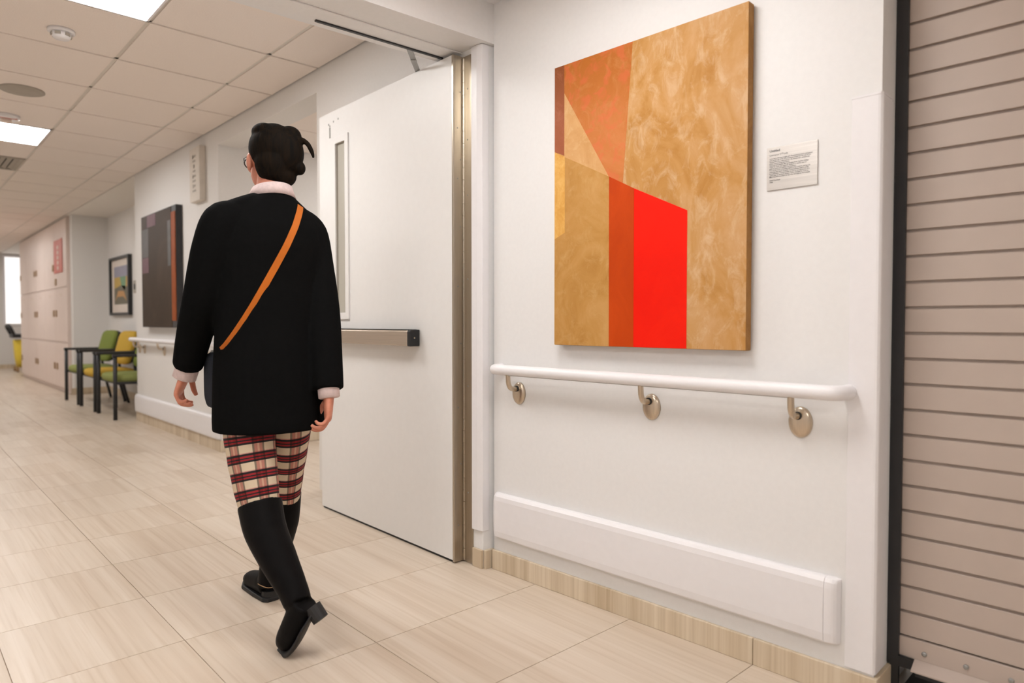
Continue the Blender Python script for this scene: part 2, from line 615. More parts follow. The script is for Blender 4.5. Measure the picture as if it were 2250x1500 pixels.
# ---- ceiling lights
def troffer(name, label, x0, x1, y0, y1, z, em, group):
    t = thing(name, label, 'light', ((x0 + x1) / 2, (y0 + y1) / 2, z), 0, group)
    hx, hy = (x1 - x0) / 2, (y1 - y0) / 2
    fr = MB()
    fr.box(-hx, hx, -hy, -hy + 0.012, -0.004, 0.02).box(-hx, hx, hy - 0.012, hy, -0.004, 0.02)
    fr.box(-hx, -hx + 0.012, -hy, hy, -0.004, 0.02).box(hx - 0.012, hx, -hy, hy, -0.004, 0.02)
    obj('light_frame', fr, 'trimwhite', t)
    obj('diffuser', MB().box(-hx + 0.012, hx - 0.012, -hy + 0.012, hy - 0.012, 0.0, 0.008), em, t)
    return t


LN = ['square ceiling light panel closest to the doorway, cut by the top of the picture',
      'square ceiling light panel further down the corridor, below the smoke detector',
      'distant corridor ceiling light panel level with the seating alcove',
      'distant corridor ceiling light panel level with the lockers',
      'last corridor ceiling light panel before the end wall']
for k, j in enumerate(sorted(lights_at)):
    troffer('ceiling_light', LN[k], TX[2] + 0.004, TX[3] - 0.004, ty[j] + 0.004, ty[j + 1] - 0.004, ZC, 'em_corr', 'corridor ceiling lights')
troffer('ceiling_light', 'ceiling light panel in the near room in front of the ochre painting', 0.70, 1.30, 1.00, 1.60, ZN, 'em_near', 'near room ceiling lights')
troffer('ceiling_light', 'added unseen ceiling fill light panel in the near room behind the viewpoint', 0.70, 1.30, -2.00, -1.40, ZN, 'em_near', 'near room ceiling lights')  # added unseen fill, set well back so the shutter gets only grazing light
troffer('ceiling_light', 'added unseen ceiling fill light panel near the left wall of the near room, closest to the doorway', -0.95, -0.35, 1.00, 1.60, ZN, 'em_near', 'near room ceiling lights')  # added fill from the left to spread light lower on the painting wall
troffer('ceiling_light', 'added unseen ceiling fill light panel near the left wall of the near room, away from the doorway', -0.95, -0.35, -1.40, -0.80, ZN, 'em_near', 'near room ceiling lights')  # another added fill panel, evens the light across the near room
troffer('ceiling_light', 'added unseen ceiling light panel brightening the side lobby behind the open door', 3.43, 4.05, 4.24, 4.84, 2.452, 'em_lobby', None)  # added to brighten the lobby floor, stands in for light from the side

# ---- door 1: the open leaf
dr = thing('door_1', 'white swing door standing open with steel push bar and narrow window', 'door', (1.762, 2.262, 0), R(-0.4), kind='structure')
DW, DH, DT = 1.195, 2.128, 0.050
wy0, wy1, wz0, wz1 = 0.905, 1.012, 1.065, 1.955
lf = MB()
lf.box(0, DT, 0.012, wy0, 0.012, DH).box(0, DT, wy1, DW, 0.012, DH).box(0, DT, wy0, wy1, 0.012, wz0).box(0, DT, wy0, wy1, wz1, DH)
obj('door_leaf', lf, 'doorpaint', dr)
obj('bottom_seal', MB().box(0.006, DT - 0.006, 0.014, DW - 0.004, 0.0005, 0.0119), 'black', dr)
wf = MB()
f = 0.030
for (a0, a1, b0, b1) in ((wy0 - f, wy0 + 0.004, wz0 - f, wz1 + f), (wy1 - 0.004, wy1 + f, wz0 - f, wz1 + f), (wy0, wy1, wz0 - f, wz0 + 0.004), (wy0, wy1, wz1 - 0.004, wz1 + f)):
    wf.box(-0.008, 0.0, a0, a1, b0, b1)
wfo = obj('window_frame', wf, 'doorpaint', dr, bevel=0.0015)
obj('gasket', MB().box(-0.001, 0.006, wy1 - 0.0075, wy1 - 0.0041, wz0 + 0.005, wz1 - 0.005), 'greyplastic', wfo)
obj('gasket', MB().box(-0.001, 0.006, wy0 + 0.005, wy1 - 0.005, wz1 - 0.007, wz1 - 0.0041), 'greyplastic', wfo)
gl = NT('wired door glass')
gl.setv(Roughness=0.35)
gl.b.inputs['Base Color'].default_value = (0.56, 0.53, 0.46, 1)
gl.b.inputs['Transmission Weight'].default_value = 0.2
gl.b.inputs['IOR'].default_value = 1.45
obj('window_pane', MB().box(0.006, 0.014, wy0 + 0.004, wy1 - 0.004, wz0 + 0.004, wz1 - 0.004), gl.m, dr)
# stainless edge channel wrapping the hinge edge
ec = MB().box(-0.0015, DT + 0.0015, 0.0, 0.0119, 0.006, DH).box(-0.0025, -0.0002, 0.0, 0.012, 0.006, DH)
obj('edge_channel', ec, 'steel', dr, bevel=0.002)
for k, z in enumerate((0.16, 0.42, 0.66, 0.93, 1.17, 1.42, 1.62, 1.70, 1.83, 1.98)):
    obj('screw', MB().lathe([(0.0035, 0), (0.003, -0.0012)], 10, (0.020 + 0.014 * (k % 2), -0.0001, z), 'y'), 'grey', dr)
# push bar
pb = obj('push_bar', MB().prism([(-0.052, 0.915), (-0.0005, 0.915), (-0.0005, 0.985), (-0.046, 0.985), (-0.052, 0.978)], 'y', 0.275, 1.06), 'steelrail', dr, bevel=0.003)
obj('end_cap', MB().prism([(-0.053, 0.913), (-0.0005, 0.913), (-0.0005, 0.987), (-0.046, 0.987), (-0.053, 0.979)], 'y', 0.250, 0.275), 'black', pb, bevel=0.004)
obj('end_cap', MB().prism([(-0.053, 0.913), (-0.0005, 0.913), (-0.0005, 0.987), (-0.046, 0.987), (-0.053, 0.979)], 'y', 1.06, 1.085), 'black', pb, bevel=0.004)
obj('top_strip', MB().box(-0.048, -0.0005, 0.276, 1.059, 0.9851, 0.988), 'blackmetal', pb)
obj('screw', MB().lathe([(0.004, 0), (0.003, -0.002)], 10, (-0.030, 0.2499, 0.95), 'y'), 'nickel', pb)
# leftover screw holes and a plate near the top latch corner
for (yy, zz) in ((0.985, 2.078), (1.035, 2.074), (1.088, 2.068), (1.075, 2.058)):
    obj('screw_hole', MB().lathe([(0.006, 0), (0.005, -0.0012)], 10, (-0.0001, yy, zz), 'x'), 'grey', dr)
obj('latch_plate', MB().box(-0.002, -0.0001, 1.068, 1.080, 1.995, 2.05), 'grey', dr)
# continuous hinge: jamb leaf, barrel knuckles
hg = obj('hinge_jamb_leaf', MB().box(0.0485, 0.0535, -0.062, 0.004, 0.004, 2.126), 'steel', dr)
for z in (0.30, 0.75, 1.20, 1.55, 1.78, 1.99):
    obj('screw', MB().lathe([(0.0035, 0.0), (0.003, -0.0012)], 10, (0.0484, -0.03, z), 'x'), 'grey', hg)
kn = MB().lathe([(0.0052, 0.0), (0.0052, 0.0490)], 10).mesh('hinge_knuckle', False)
kn.materials.append(M['steel'])
for i in range(42):
    obj('hinge_knuckle', kn, None, hg, loc=(0.0475, -0.0045, 0.008 + i * 0.0503))
# closer arm from the track in the header down to the door top
ca = MB()
P0, P1 = Vector((1.615, 2.370, 2.140)), Vector((1.783, 2.545, 2.134))
dv = (P1 - P0).normalized()
sv = Vector((-dv.y, dv.x, 0)) * 0.011
for za, zb, q0, q1 in ((0.0, 0.005, P0, P0.lerp(P1, 0.55)), (-0.004, 0.001, P0.lerp(P1, 0.42), P1)):
    vs = [q0 - sv, q0 + sv, q1 + sv, q1 - sv]
    ca.add([(p.x, p.y, p.z + za) for p in vs] + [(p.x, p.y, p.z + zb) for p in vs], [(3, 2, 1, 0), (4, 5, 6, 7), (0, 1, 5, 4), (1, 2, 6, 5), (2, 3, 7, 6), (3, 0, 4, 7)])
cao = obj('closer_arm', ca, 'grey', dr)
cao.matrix_parent_inverse = (Matrix.Translation(dr.location) @ Matrix.Rotation(R(-0.4), 4, 'Z')).inverted()
pv = obj('arm_pivot', MB().lathe([(0.009, 2.128), (0.009, 2.140), (0.006, 2.142)], 14, (1.783, 2.545, 0)), 'blackmetal', dr, True)
pv.matrix_parent_inverse = cao.matrix_parent_inverse

# ================================================================== objects on the painting wall
# ---- the big painting
pt = thing('painting', 'large ochre abstract painting with a bright red vertical block on the white wall', 'painting', W(0.362, 0, 0.936), WROT)
PW, PH, PTH = 0.747, 1.013, 0.037


def painted(name, c0, c1, c2, scale=6.0, streak=(1.2, 1, 1.0), hi=None, spot=None, stren=0.35, spec=0.15, top=None):
    t = NT(name)
    n1 = t.noise(scale, 6, vec_scale=streak, rough=0.62, dist=1.2)
    n2 = t.noise(scale * 3.6, 6, vec_scale=streak, rough=0.7, dist=0.7)
    c = t.ramp(n1, [(0.33, c0), (0.5, c1), (0.66, c2)])
    if top:
        tc = t.n('ShaderNodeTexCoord')
        sz = t.n('ShaderNodeSeparateXYZ')
        t.l(tc.outputs['Object'], sz.inputs[0])
        mr = t.n('ShaderNodeMapRange')
        mr.inputs[1].default_value = 0.62
        mr.inputs[2].default_value = 1.0
        t.l(sz.outputs[2], mr.inputs[0])
        c = t.mix(mr.outputs[0], c, top)
    if hi:
        m = t.ramp(n2, [(0.50, (0, 0, 0, 1)), (0.82, (1, 1, 1, 1))])
        mm = t.n('ShaderNodeMath', operation='MULTIPLY')
        mm.inputs[1].default_value = 0.7
        t.l(m, mm.inputs[0])
        c = t.mix(mm.outputs[0], c, hi)
    if spot:
        n3 = t.noise(scale * 7, 3, dist=0.6)
        m = t.ramp(n3, [(0.50, (0, 0, 0, 1)), (0.64, (1, 1, 1, 1))])
        mm = t.n('ShaderNodeMath', operation='MULTIPLY')
        mm.inputs[1].default_value = 0.5
        t.l(m, mm.inputs[0])
        c = t.mix(mm.outputs[0], c, spot)
    t.l(c, t.b.inputs['Base Color'])
    t.setv(Roughness=0.5)
    t.b.inputs['Specular IOR Level'].default_value = spec
    t.bump(n2, stren, 0.002)
    return t.m


ochre = painted('ochre scumbled paint', srgb(176, 124, 60), srgb(192, 143, 84), srgb(202, 158, 110), 4.5, (1.4, 1, 0.8), hi=srgb(224, 198, 168))
brown = painted('brown canvas edge', srgb(150, 105, 52), srgb(162, 116, 62), srgb(172, 126, 70), 14)
obj('canvas', MB().box(0, PW, -PTH, -0.004, 0, PH), brown, pt, bevel=0.003)
P_ = lambda pts: [(u - 0.362, z - 0.936) for u, z in pts]


def field(name, pts, depth, mat, lab):
    pts = P_(pts)
    pts = [(min(max(x, 0.0012), PW - 0.0012), min(max(z, 0.0012), PH - 0.0012)) for x, z in pts]
    obj(name, MB().prism(pts, 'y', -PTH - depth, -PTH + 0.0005), mat, pt, label=lab)


field('paint_field', [(0.362, 0.936), (1.109, 0.936), (1.109, 1.949), (0.362, 1.949)], 0.0006, ochre, 'ochre scumbled ground of the painting')
field('paint_field', [(0.362, 1.325), (0.412, 1.345), (0.412, 1.618), (0.611, 1.518), (0.6125, 0.936), (0.362, 0.936)], 0.0010,
      painted('tan brown paint', srgb(176, 126, 62), srgb(189, 140, 76), srgb(198, 150, 90), 5, hi=srgb(208, 168, 112)), 'lower left tan brown field')
field('paint_field', [(0.409, 1.848), (0.409, 1.619), (0.609, 1.519)], 0.0010,
      painted('pale tan paint', srgb(198, 148, 92), srgb(206, 158, 104), srgb(212, 168, 116), 6, hi=srgb(220, 184, 138)), 'pale tan triangle')
field('paint_field', [(0.409, 1.949), (0.409, 1.848), (0.609, 1.519), (0.668, 1.488), (0.705, 1.949)], 0.0012,
      painted('orange veiled paint', srgb(182, 108, 50), srgb(198, 122, 66), srgb(208, 132, 80), 3.5, hi=srgb(206, 144, 92), spot=srgb(214, 106, 70), top=srgb(176, 104, 42)), 'orange wedge tapering downward')
field('paint_field', [(0.362, 1.6435), (0.4095, 1.6236), (0.4095, 1.949), (0.362, 1.949)], 0.0012,
      painted('brown red paint', srgb(146, 84, 52), srgb(168, 96, 68), srgb(184, 108, 84), 4, hi=srgb(186, 118, 92), top=srgb(136, 78, 44)), 'brown red strip at the upper left')
field('paint_field', [(0.362, 1.325), (0.412, 1.345), (0.412, 1.619), (0.362, 1.6435)], 0.0012,
      painted('golden paint', srgb(206, 150, 70), srgb(216, 162, 82), srgb(228, 180, 104), 9, hi=srgb(238, 200, 130), stren=0.6), 'golden strip at the left edge')
field('paint_field', [(0.611, 1.518), (0.6125, 0.936), (0.7135, 0.936), (0.7135, 1.464)], 0.0016,
      painted('rust paint', srgb(184, 62, 6), srgb(190, 66, 8), srgb(196, 70, 12), 5, stren=0.12), 'rust orange vertical band')
field('paint_field', [(0.7142, 1.4635), (0.7142, 0.936), (0.913, 0.936), (0.913, 1.3687)], 0.0018,
      painted('bright red paint', srgb(234, 22, 2), srgb(238, 26, 3), srgb(242, 30, 4), 5, stren=0.12), 'bright red block')

# ---- the text plaque
pq = thing('plaque', 'small brushed metal text plaque right of the ochre painting', 'plaque', W(1.152, 0, 1.4005), WROT)
pm = brushed('brushed plaque metal', (0.62, 0.585, 0.55, 1), 0.42, (4, 4, 300))
obj('plate', MB().box(0, 0.143, -0.004, -0.0005, 0, 0.122), pm, pq)
M['ink'] = plain('black ink', (0.03, 0.03, 0.035), 0.7)


def text_mesh(s, size, bold=0.0):
    cu = bpy.data.curves.new('t', 'FONT')
    cu.body = s
    cu.size = size
    cu.offset = bold
    cu.resolution_u = 2
    cu.extrude = 0.00008
    o = bpy.data.objects.new('t', cu)
    COL.objects.link(o)
    dg = bpy.context.evaluated_depsgraph_get()
    dg.update()
    me = bpy.data.meshes.new_from_object(o.evaluated_get(dg))
    bpy.data.objects.remove(o)
    return me


LINES = [
    ("Untitled", 0.0092, 0.109, 0.0002),
    ("Lawrence O'Toole", 0.0070, 0.0975, 0.0),
    ("Larry had a lifelong struggle with Rheumatoid arthritis and passed", 0.0046, 0.0885, 0.00006),
    ("away at the age of 34. It is sometimes noted that his use of line", 0.0046, 0.0837, 0.00006),
    ("was painted as an impressionist. His friends later named it his", 0.0046, 0.0789, 0.00006),
    ("prime consciousness and spirit.", 0.0046, 0.0741, 0.00006),
    ("Larry painted steadily after graduating from Aquinas College", 0.0046, 0.0693, 0.00006),
    ("1978. His work was regularly displayed in fashion and art", 0.0046, 0.0645, 0.00006),
    ("galleries and in art exhibits and museums.", 0.0046, 0.0597, 0.00006),
    ("One of the most compelling aspects of his work is perhaps his", 0.0046, 0.0549, 0.00006),
    ("exploring the nature of space. Contemplating what it would", 0.0046, 0.0501, 0.00006),
    ("be exploration, \"I would prefer to pass on an impression, it is", 0.0046, 0.0453, 0.00006),
    ("rather than an absolute answer.\" Larry donated his work to", 0.0046, 0.0405, 0.00006),
    ("Mary Free Bed and their art has been throughout the hospital.", 0.0046, 0.0357, 0.00006),
    ("Guild Purchase", 0.0052, 0.0262, 0.00006),
    ("1984", 0.0052, 0.0205, 0.00006)]
for s, size, z, bold in LINES:
    me = text_mesh(s, size, bold)
    me.materials.append(M['ink'])
    o = obj('lettering', me, None, pq, loc=(0.0075, -0.0042, z))
    o.rotation_euler = (PI / 2, 0, 0)
    wdt = max(v.co.x for v in me.vertices)
    if wdt > 0.1285:
        o.scale = (0.1285 / wdt, 1, 1)


# ---- handrail
def handrail(name, label, loc, rot, u0, u1, brackets, mat='trimwhite'):
    t = thing(name, label, 'handrail', loc, rot)
    o, zc = 0.062, 0.832
    path = [(u0, -0.002, zc), (u0, -0.030, zc), (u0 + 0.008, -0.050, zc), (u0 + 0.030, -o, zc), (u0 + 0.12, -o, zc), ((u0 + u1) / 2, -o, zc), (u1 - 0.12, -o, zc), (u1 - 0.030, -o, zc), (u1 - 0.008, -0.050, zc), (u1, -0.030, zc), (u1, -0.002, zc)]
    rail = MB()
    # oval section 38 x 36 mm
    P = [Vector(p) for p in path]
    P, _ = catmull(P, [1] * len(P), 5)
    rings = []
    for i, p in enumerate(P):
        tg = (P[min(i + 1, len(P) - 1)] - P[max(i - 1, 0)])
        tg.z = 0
        tg.normalize()
        s = Vector((tg.y, -tg.x, 0))
        rings.append([p + s * (0.020 * math.cos(a)) + Vector((0, 0, 0.0205 * math.sin(a))) for a in [2 * PI * k / 20 for k in range(20)]])
    rail.rings(rings)
    r = obj('rail', rail, mat, t, True)
    obj('rail_joint', MB().box(u0 + 0.08, u1 - 0.13, -0.068, -0.064, zc - 0.0212, zc - 0.0203), 'greyplastic', r)
    for ub in brackets:
        b = obj('bracket', MB().tube([(ub - 0.004, -0.012, 0.757), (ub - 0.004, -0.030, 0.757), (ub - 0.004, -0.048, 0.762), (ub - 0.004, -0.058, 0.778), (ub - 0.004, -0.061, 0.797), (ub - 0.004, -0.062, 0.8165)], 0.0095, 14, 5), 'nickel', t, True)
        obj('rosette', _oval(ub), 'nickel', b, True)
        obj('collar', MB().lathe([(0.0116, -0.010), (0.0116, -0.0185), (0.0100, -0.019)], 18, (ub - 0.004, 0, 0.757), 'y'), 'blackmetal', b, True)
    return t


def _oval(ub):
    mb = MB()
    rr = []
    for r, h in [(1.0, -0.0003), (1.0, -0.005), (0.93, -0.0095), (0.72, -0.0125), (0.4, -0.014), (0.08, -0.0145)]:
        rr.append([(ub + 0.0335 * r * math.cos(a), h, 0.738 + 0.044 * r * math.sin(a)) for a in [2 * PI * k / 36 for k in range(36)]])
    return mb.rings(rr)


handrail('handrail', 'white handrail on three metal brackets below the ochre painting', WA, WROT, 0.050, 1.385, (0.147, 0.764, 1.257))


# ---- wall crash rail
def crash_rail(name, label, loc, rot, u0, u1, z0, z1, seam):
    t = thing(name, label, 'wall guard', loc, rot)
    prof = [(-0.0005, z0 + 0.004), (-0.020, z0), (-0.027, z0 + 0.006), (-0.030, z0 + 0.03), (-0.031, (z0 + z1) / 2), (-0.030, z1 - 0.028), (-0.027, z1 - 0.012), (-0.020, z1 - 0.003), (-0.012, z1), (-0.0005, z1)]
    a, b = u0 + 0.012, u1 - seam
    obj('guard_panel', MB().prism(prof, 'x', a, b - 0.0008), 'trimwhite', t, bevel=0.002)
    def cap(ua, ub, sgn):
        rings = []
        n = 7
        zc = (z0 + z1) / 2
        for k in range(n):
            q = k / (n - 1)
            u = ua + (ub - ua) * q
            s = math.sqrt(max(0.0, 1 - q ** 3.2)) if k < n - 1 else 0.12
            zs = 1 - 0.035 * q ** 3
            rings.append([(u, min(-0.0005, y * s), zc + (z - zc) * zs) for y, z in prof])
        return MB().rings(rings)
    obj('end_cap', cap(a, u0, -1), 'trimwhite', t)
    obj('end_cap', cap(b, u1, 1), 'trimwhite', t)
    return t


crash_rail('wall_guard', 'wide white vinyl crash rail low on the wall under the handrail', WA, WROT, 0.020, 1.372, 0.140, 0.323, 0.036)

# ---- roller shutter
rs = thing('roller_shutter', 'beige slatted roller shutter at the right with black side guide', 'shutter', W(0, 0, 0), WROT)
SO = 0.12
zj = 0.234
pitch = 0.0687
US = 1.478
sl = []
prof_s = [(0.0, 0.0050), (0.0, pitch - 0.0045), (0.001, pitch - 0.0037), (0.0105, pitch - 0.0037), (0.0105, pitch), (0.016, pitch), (0.016, 0.0002), (0.0105, 0.0002), (0.0105, 0.0038), (0.001, 0.0042)]
for k in range(-1, 30):
    z = zj + pitch * k
    obj('slat', MB().prism([(SO + y, z + h) for y, h in prof_s], 'x', US, 3.4), 'slat', rs)
gd = MB()
gd.box(1.463, 1.485, SO - 0.012, SO - 0.001, 0.0, 2.26).box(1.456, 1.464, SO - 0.012, SO + 0.06, 0.085, 2.26)
obj('side_guide', gd, 'blackmetal', rs)
bbx = obj('bottom_bar', MB().box(US + 0.004, 3.4, SO - 0.004, SO + 0.012, 0.112, zj - pitch - 0.0008), 'slat', rs, bevel=0.0015)
obj('angle_lip', MB().prism([(SO - 0.004, 0.1125), (SO - 0.040, 0.094), (SO - 0.040, 0.090), (SO + 0.0, 0.106)], 'x', 1.522, 3.4), 'slat', bbx)
obj('rubber_seal', MB().box(1.532, 3.4, SO - 0.037, SO + 0.004, 0.080, 0.0899), 'black', bbx)
obj('end_lock', MB().box(1.486, 1.5215, SO - 0.018, SO - 0.0045, 0.085, 0.1115), 'black', bbx)
for u in (1.545, 1.640, 1.735, 1.95, 2.2, 2.6):
    obj('bolt', MB().lathe([(0.0062, SO - 0.0041), (0.0062, SO - 0.0075), (0.004, SO - 0.009)], 12, (u, 0, 0.133), 'y'), 'grey', bbx, True)

# ================================================================== far corridor things
# ---- dark painting
fp = thing('painting', 'dark brown painting with an orange right edge on the corridor wall', 'painting', (XW, 7.40, 0.972), FROT)
dk = painted('dark brown glossy paint', srgb(52, 38, 26), srgb(58, 44, 32), srgb(72, 56, 42), 1.2, hi=None, stren=0.1)
FW, FH = 1.06, 1.07
obj('canvas', MB().box(0, FW, -0.055, -0.004, 0, FH), 'blackmetal', fp)
obj('paint_field', MB().box(0.004, FW - 0.13, -0.058, -0.0545, 0.004, FH - 0.004), dk, fp)
org = painted('orange brown paint', srgb(132, 60, 14), srgb(140, 66, 18), srgb(150, 74, 24), 3, stren=0.1)
obj('paint_field', MB().box(FW - 0.125, FW - 0.012, -0.060, -0.0545, 0.06, FH - 0.055), org, fp, label='orange brown band')
gr = painted('slate paint', srgb(86, 84, 82), srgb(94, 92, 90), srgb(104, 98, 98), 3, stren=0.1)
mv = painted('mauve paint', srgb(104, 78, 84), srgb(112, 84, 90), srgb(118, 92, 96), 3, stren=0.1)
obj('paint_field', MB().box(0.03, 0.24, -0.0595, -0.0575, FH - 0.40, FH - 0.13), gr, fp)
obj('paint_field', MB().box(0.20, 0.47, -0.0595, -0.0575, FH - 0.12, FH - 0.008), mv, fp)
obj('paint_field', MB().box(0.03, 0.24, -0.0595, -0.0575, FH - 0.55, FH - 0.405), mv, fp)
obj('paint_field', MB().box(FW - 0.23, FW - 0.14, -0.0595, -0.0575, FH - 0.52, FH - 0.12), gr, fp)

# ---- framed landscape in the alcove
XA = 2.44
fr = thing('framed_picture', 'small black-framed landscape print on the alcove wall above the chairs', 'picture', (XA, 11.02, 1.115), FROT)
QW, QH = 1.03, 0.80
m = MB()
m.box(0, QW, -0.05, -0.004, 0, 0.035).box(0, QW, -0.05, -0.004, QH - 0.035, QH).box(0, 0.045, -0.05, -0.004, 0.035, QH - 0.035).box(QW - 0.045, QW, -0.05, -0.004, 0.035, QH - 0.035)
obj('frame', m, 'blackmetal', fr)
M['matboard'] = plain('mat board', (0.72, 0.64, 0.57), 0.7)
obj('mat_board', MB().box(0.045, QW - 0.045, -0.02, -0.005, 0.035, QH - 0.035), 'matboard', fr)


def flatcol(name, c):
    return plain(name, srgb(*c), 0.6, var=0.05)


px0, px1, pz0, pz1 = 0.18, QW - 0.17, 0.15, QH - 0.13
pw, ph = px1 - px0, pz1 - pz0
LAND = [('sky', (150, 148, 164), [(0, .72), (1, .72), (1, 1), (0, 1)]),
        ('hill', (110, 104, 88), [(0, 0), (1, 0), (1, .45), (.55, .5), (0, .42)]),
        ('meadow', (190, 160, 84), [(0, .42), (.55, .5), (.45, .72), (0, .72)]),
        ('grove', (112, 150, 116), [(.55, .5), (.85, .32), (.9, .72), (.45, .72)]),
        ('field', (186, 152, 92), [(.85, .32), (1, .45), (1, .72), (.9, .72)]),
        ('path', (186, 140, 90), [(.05, .08), (.25, .2), (.7, .2), (.95, .08), (.75, .34), (.3, .36)])]
for k, (nm, c, poly) in enumerate(LAND):
    obj('print_area', MB().prism([(px0 + pw * a, pz0 + ph * b) for a, b in poly], 'y', -0.0215 - 0.0004 * (k % 2) - (0.0006 if nm == 'path' else 0), -0.0199), flatcol('print ' + nm, c), fr)

sw = thing('switch_plate', 'small dark wall switch plate beside the framed landscape', 'switch', (XA, 9.88, 1.40), FROT)
obj('plate', MB().box(0, 0.15, -0.02, -0.0005, 0, 0.16), 'greyplastic', sw, bevel=0.004)
obj('rocker', MB().box(0.045, 0.105, -0.026, -0.02, 0.045, 0.115), 'blackmetal', sw, bevel=0.002)

# ---- blade sign
bs = thing('wall_sign', 'narrow beige vertical sign box high on the corridor wall', 'sign', (XW, 5.985, 2.005), FROT)
M['signbeige'] = plain('sign beige', (0.68, 0.62, 0.55), 0.6)
obj('sign_box', MB().box(0, 0.235, -0.05, -0.0005, 0, 0.435), 'signbeige', bs, bevel=0.003)
for k in range(8):
    wd = (0.075, 0.06, 0.03, 0.055, 0.07, 0.075, 0.06, 0.075)[k]
    zz = 0.365 - k * 0.040
    g = MB().box(0.112 - wd / 2, 0.112 + wd / 2, -0.052, -0.0499, zz - 0.008, zz + 0.008)
    if k % 2 == 0:
        g.box(0.112 - wd / 2, 0.112 - wd / 2 + 0.018, -0.052, -0.0499, zz - 0.016, zz + 0.014)
    obj('glyph', g, 'greyplastic', bs)

# ---- far handrail, crash rail
handrail('handrail', 'white handrail below the dark brown painting in the corridor', (XW, 7.85, 0.012), FROT, 0.0, 2.30, (0.12, 0.30, 0.95, 1.6, 2.2))
crash_rail('wall_guard', 'white vinyl crash rail along the corridor wall left of the walking person', (XW, 7.85, 0.0), FROT, 0.0, 2.36, 0.095, 0.275, 0.04)


# ---- chairs
def fabric(name, c):
    t = NT(name)
    nz = t.noise(90, 3)
    t.l(t.ramp(nz, [(0.3, tuple(x * 0.85 for x in c[:3]) + (1,)), (0.7, c)]), t.b.inputs['Base Color'])
    t.setv(Roughness=0.9)
    t.b.inputs['Specular IOR Level'].default_value = 0.12
    t.bump(nz, 0.15, 0.003)
    return t.m


GREEN = fabric('green upholstery', srgb(128, 140, 70))
GREEN2 = fabric('light green upholstery', srgb(150, 156, 94))
GOLD = fabric('mustard upholstery', srgb(206, 170, 72))


def armchair(label, y, back_mat, seat_mat):
    t = thing('armchair', label, 'chair', (2.03, y, 0), PI / 2, 'waiting chairs in the alcove')
    # local: x = along the wall, y = -X world?  front of the seat at +y (towards the corridor)
    hw = 0.37
    s = MB()
    n = 24
    rings = []
    for z, k in ((0.385, 0.90), (0.40, 0.98), (0.43, 1.0), (0.455, 0.97), (0.468, 0.86), (0.472, 0.5)):
        ring = []
        for i in range(n):
            a = 2 * PI * i / n
            c, d = math.cos(a), math.sin(a)
            e = 0.45
            ring.append((0.33 * k * math.copysign(abs(c) ** e, c), 0.03 + 0.235 * k * math.copysign(abs(d) ** e, d), z))
        rings.append(ring)
    obj('seat', s.rings(rings), seat_mat, t, True)
    rings = []
    for yy, k in ((-0.030, 0.93), (-0.018, 1.0), (0.010, 1.0), (0.026, 0.95), (0.034, 0.7)):
        ring = []
        for i in range(n):
            a = 2 * PI * i / n
            c, d = math.cos(a), math.sin(a)
            zz = 0.715 + 0.20 * k * math.copysign(abs(d) ** 0.4, d)
            ring.append((0.335 * k * math.copysign(abs(c) ** 0.4, c), yy - 0.09 - 0.25 * (zz - 0.5), zz))
        rings.append(ring)
    bk = obj('backrest', MB().rings(rings), back_mat, t, True)
    rings2 = [[(x * 1.02, y_ - 0.035, z) for x, y_, z in rings[0]], [(x * 1.03, y_ - 0.008, z) for x, y_, z in rings[1]]]
    obj('back_shell', MB().rings(rings2), 'blackmetal', bk, True)
    for sx in (-1, 1):
        obj('leg', MB().tube([(sx * hw, 0.255, 0.0), (sx * hw, 0.250, 0.665)], 0.020, 10), 'blackmetal', t, True)
        obj('leg', MB().tube([(sx * hw, -0.26, 0.0), (sx * hw, -0.17, 0.40), (sx * hw * 0.9, -0.16, 0.60)], 0.017, 10, 4), 'blackmetal', t, True)
        obj('armrest', MB().box(sx * hw - 0.024, sx * hw + 0.024, -0.18, 0.275, 0.655, 0.685), 'blackmetal', t, bevel=0.008)
        obj('seat_rail', MB().tube([(sx * hw, 0.25, 0.385), (sx * hw, -0.22, 0.375)], 0.014, 8), 'blackmetal', t)
    for fy in (0.22, -0.2):
        obj('seat_bar', MB().tube([(-hw, fy, 0.378), (hw, fy, 0.378)], 0.013, 8), 'blackmetal', t)
    return t


armchair('green upholstered armchair nearest to the walking person, its back hidden by the wall', 8.37, GREEN, GREEN2)
armchair('mustard yellow upholstered armchair between the two green ones', 9.27, GOLD, GOLD)
armchair('green upholstered armchair at the far end next to the lockers', 10.17, GREEN, GREEN2)

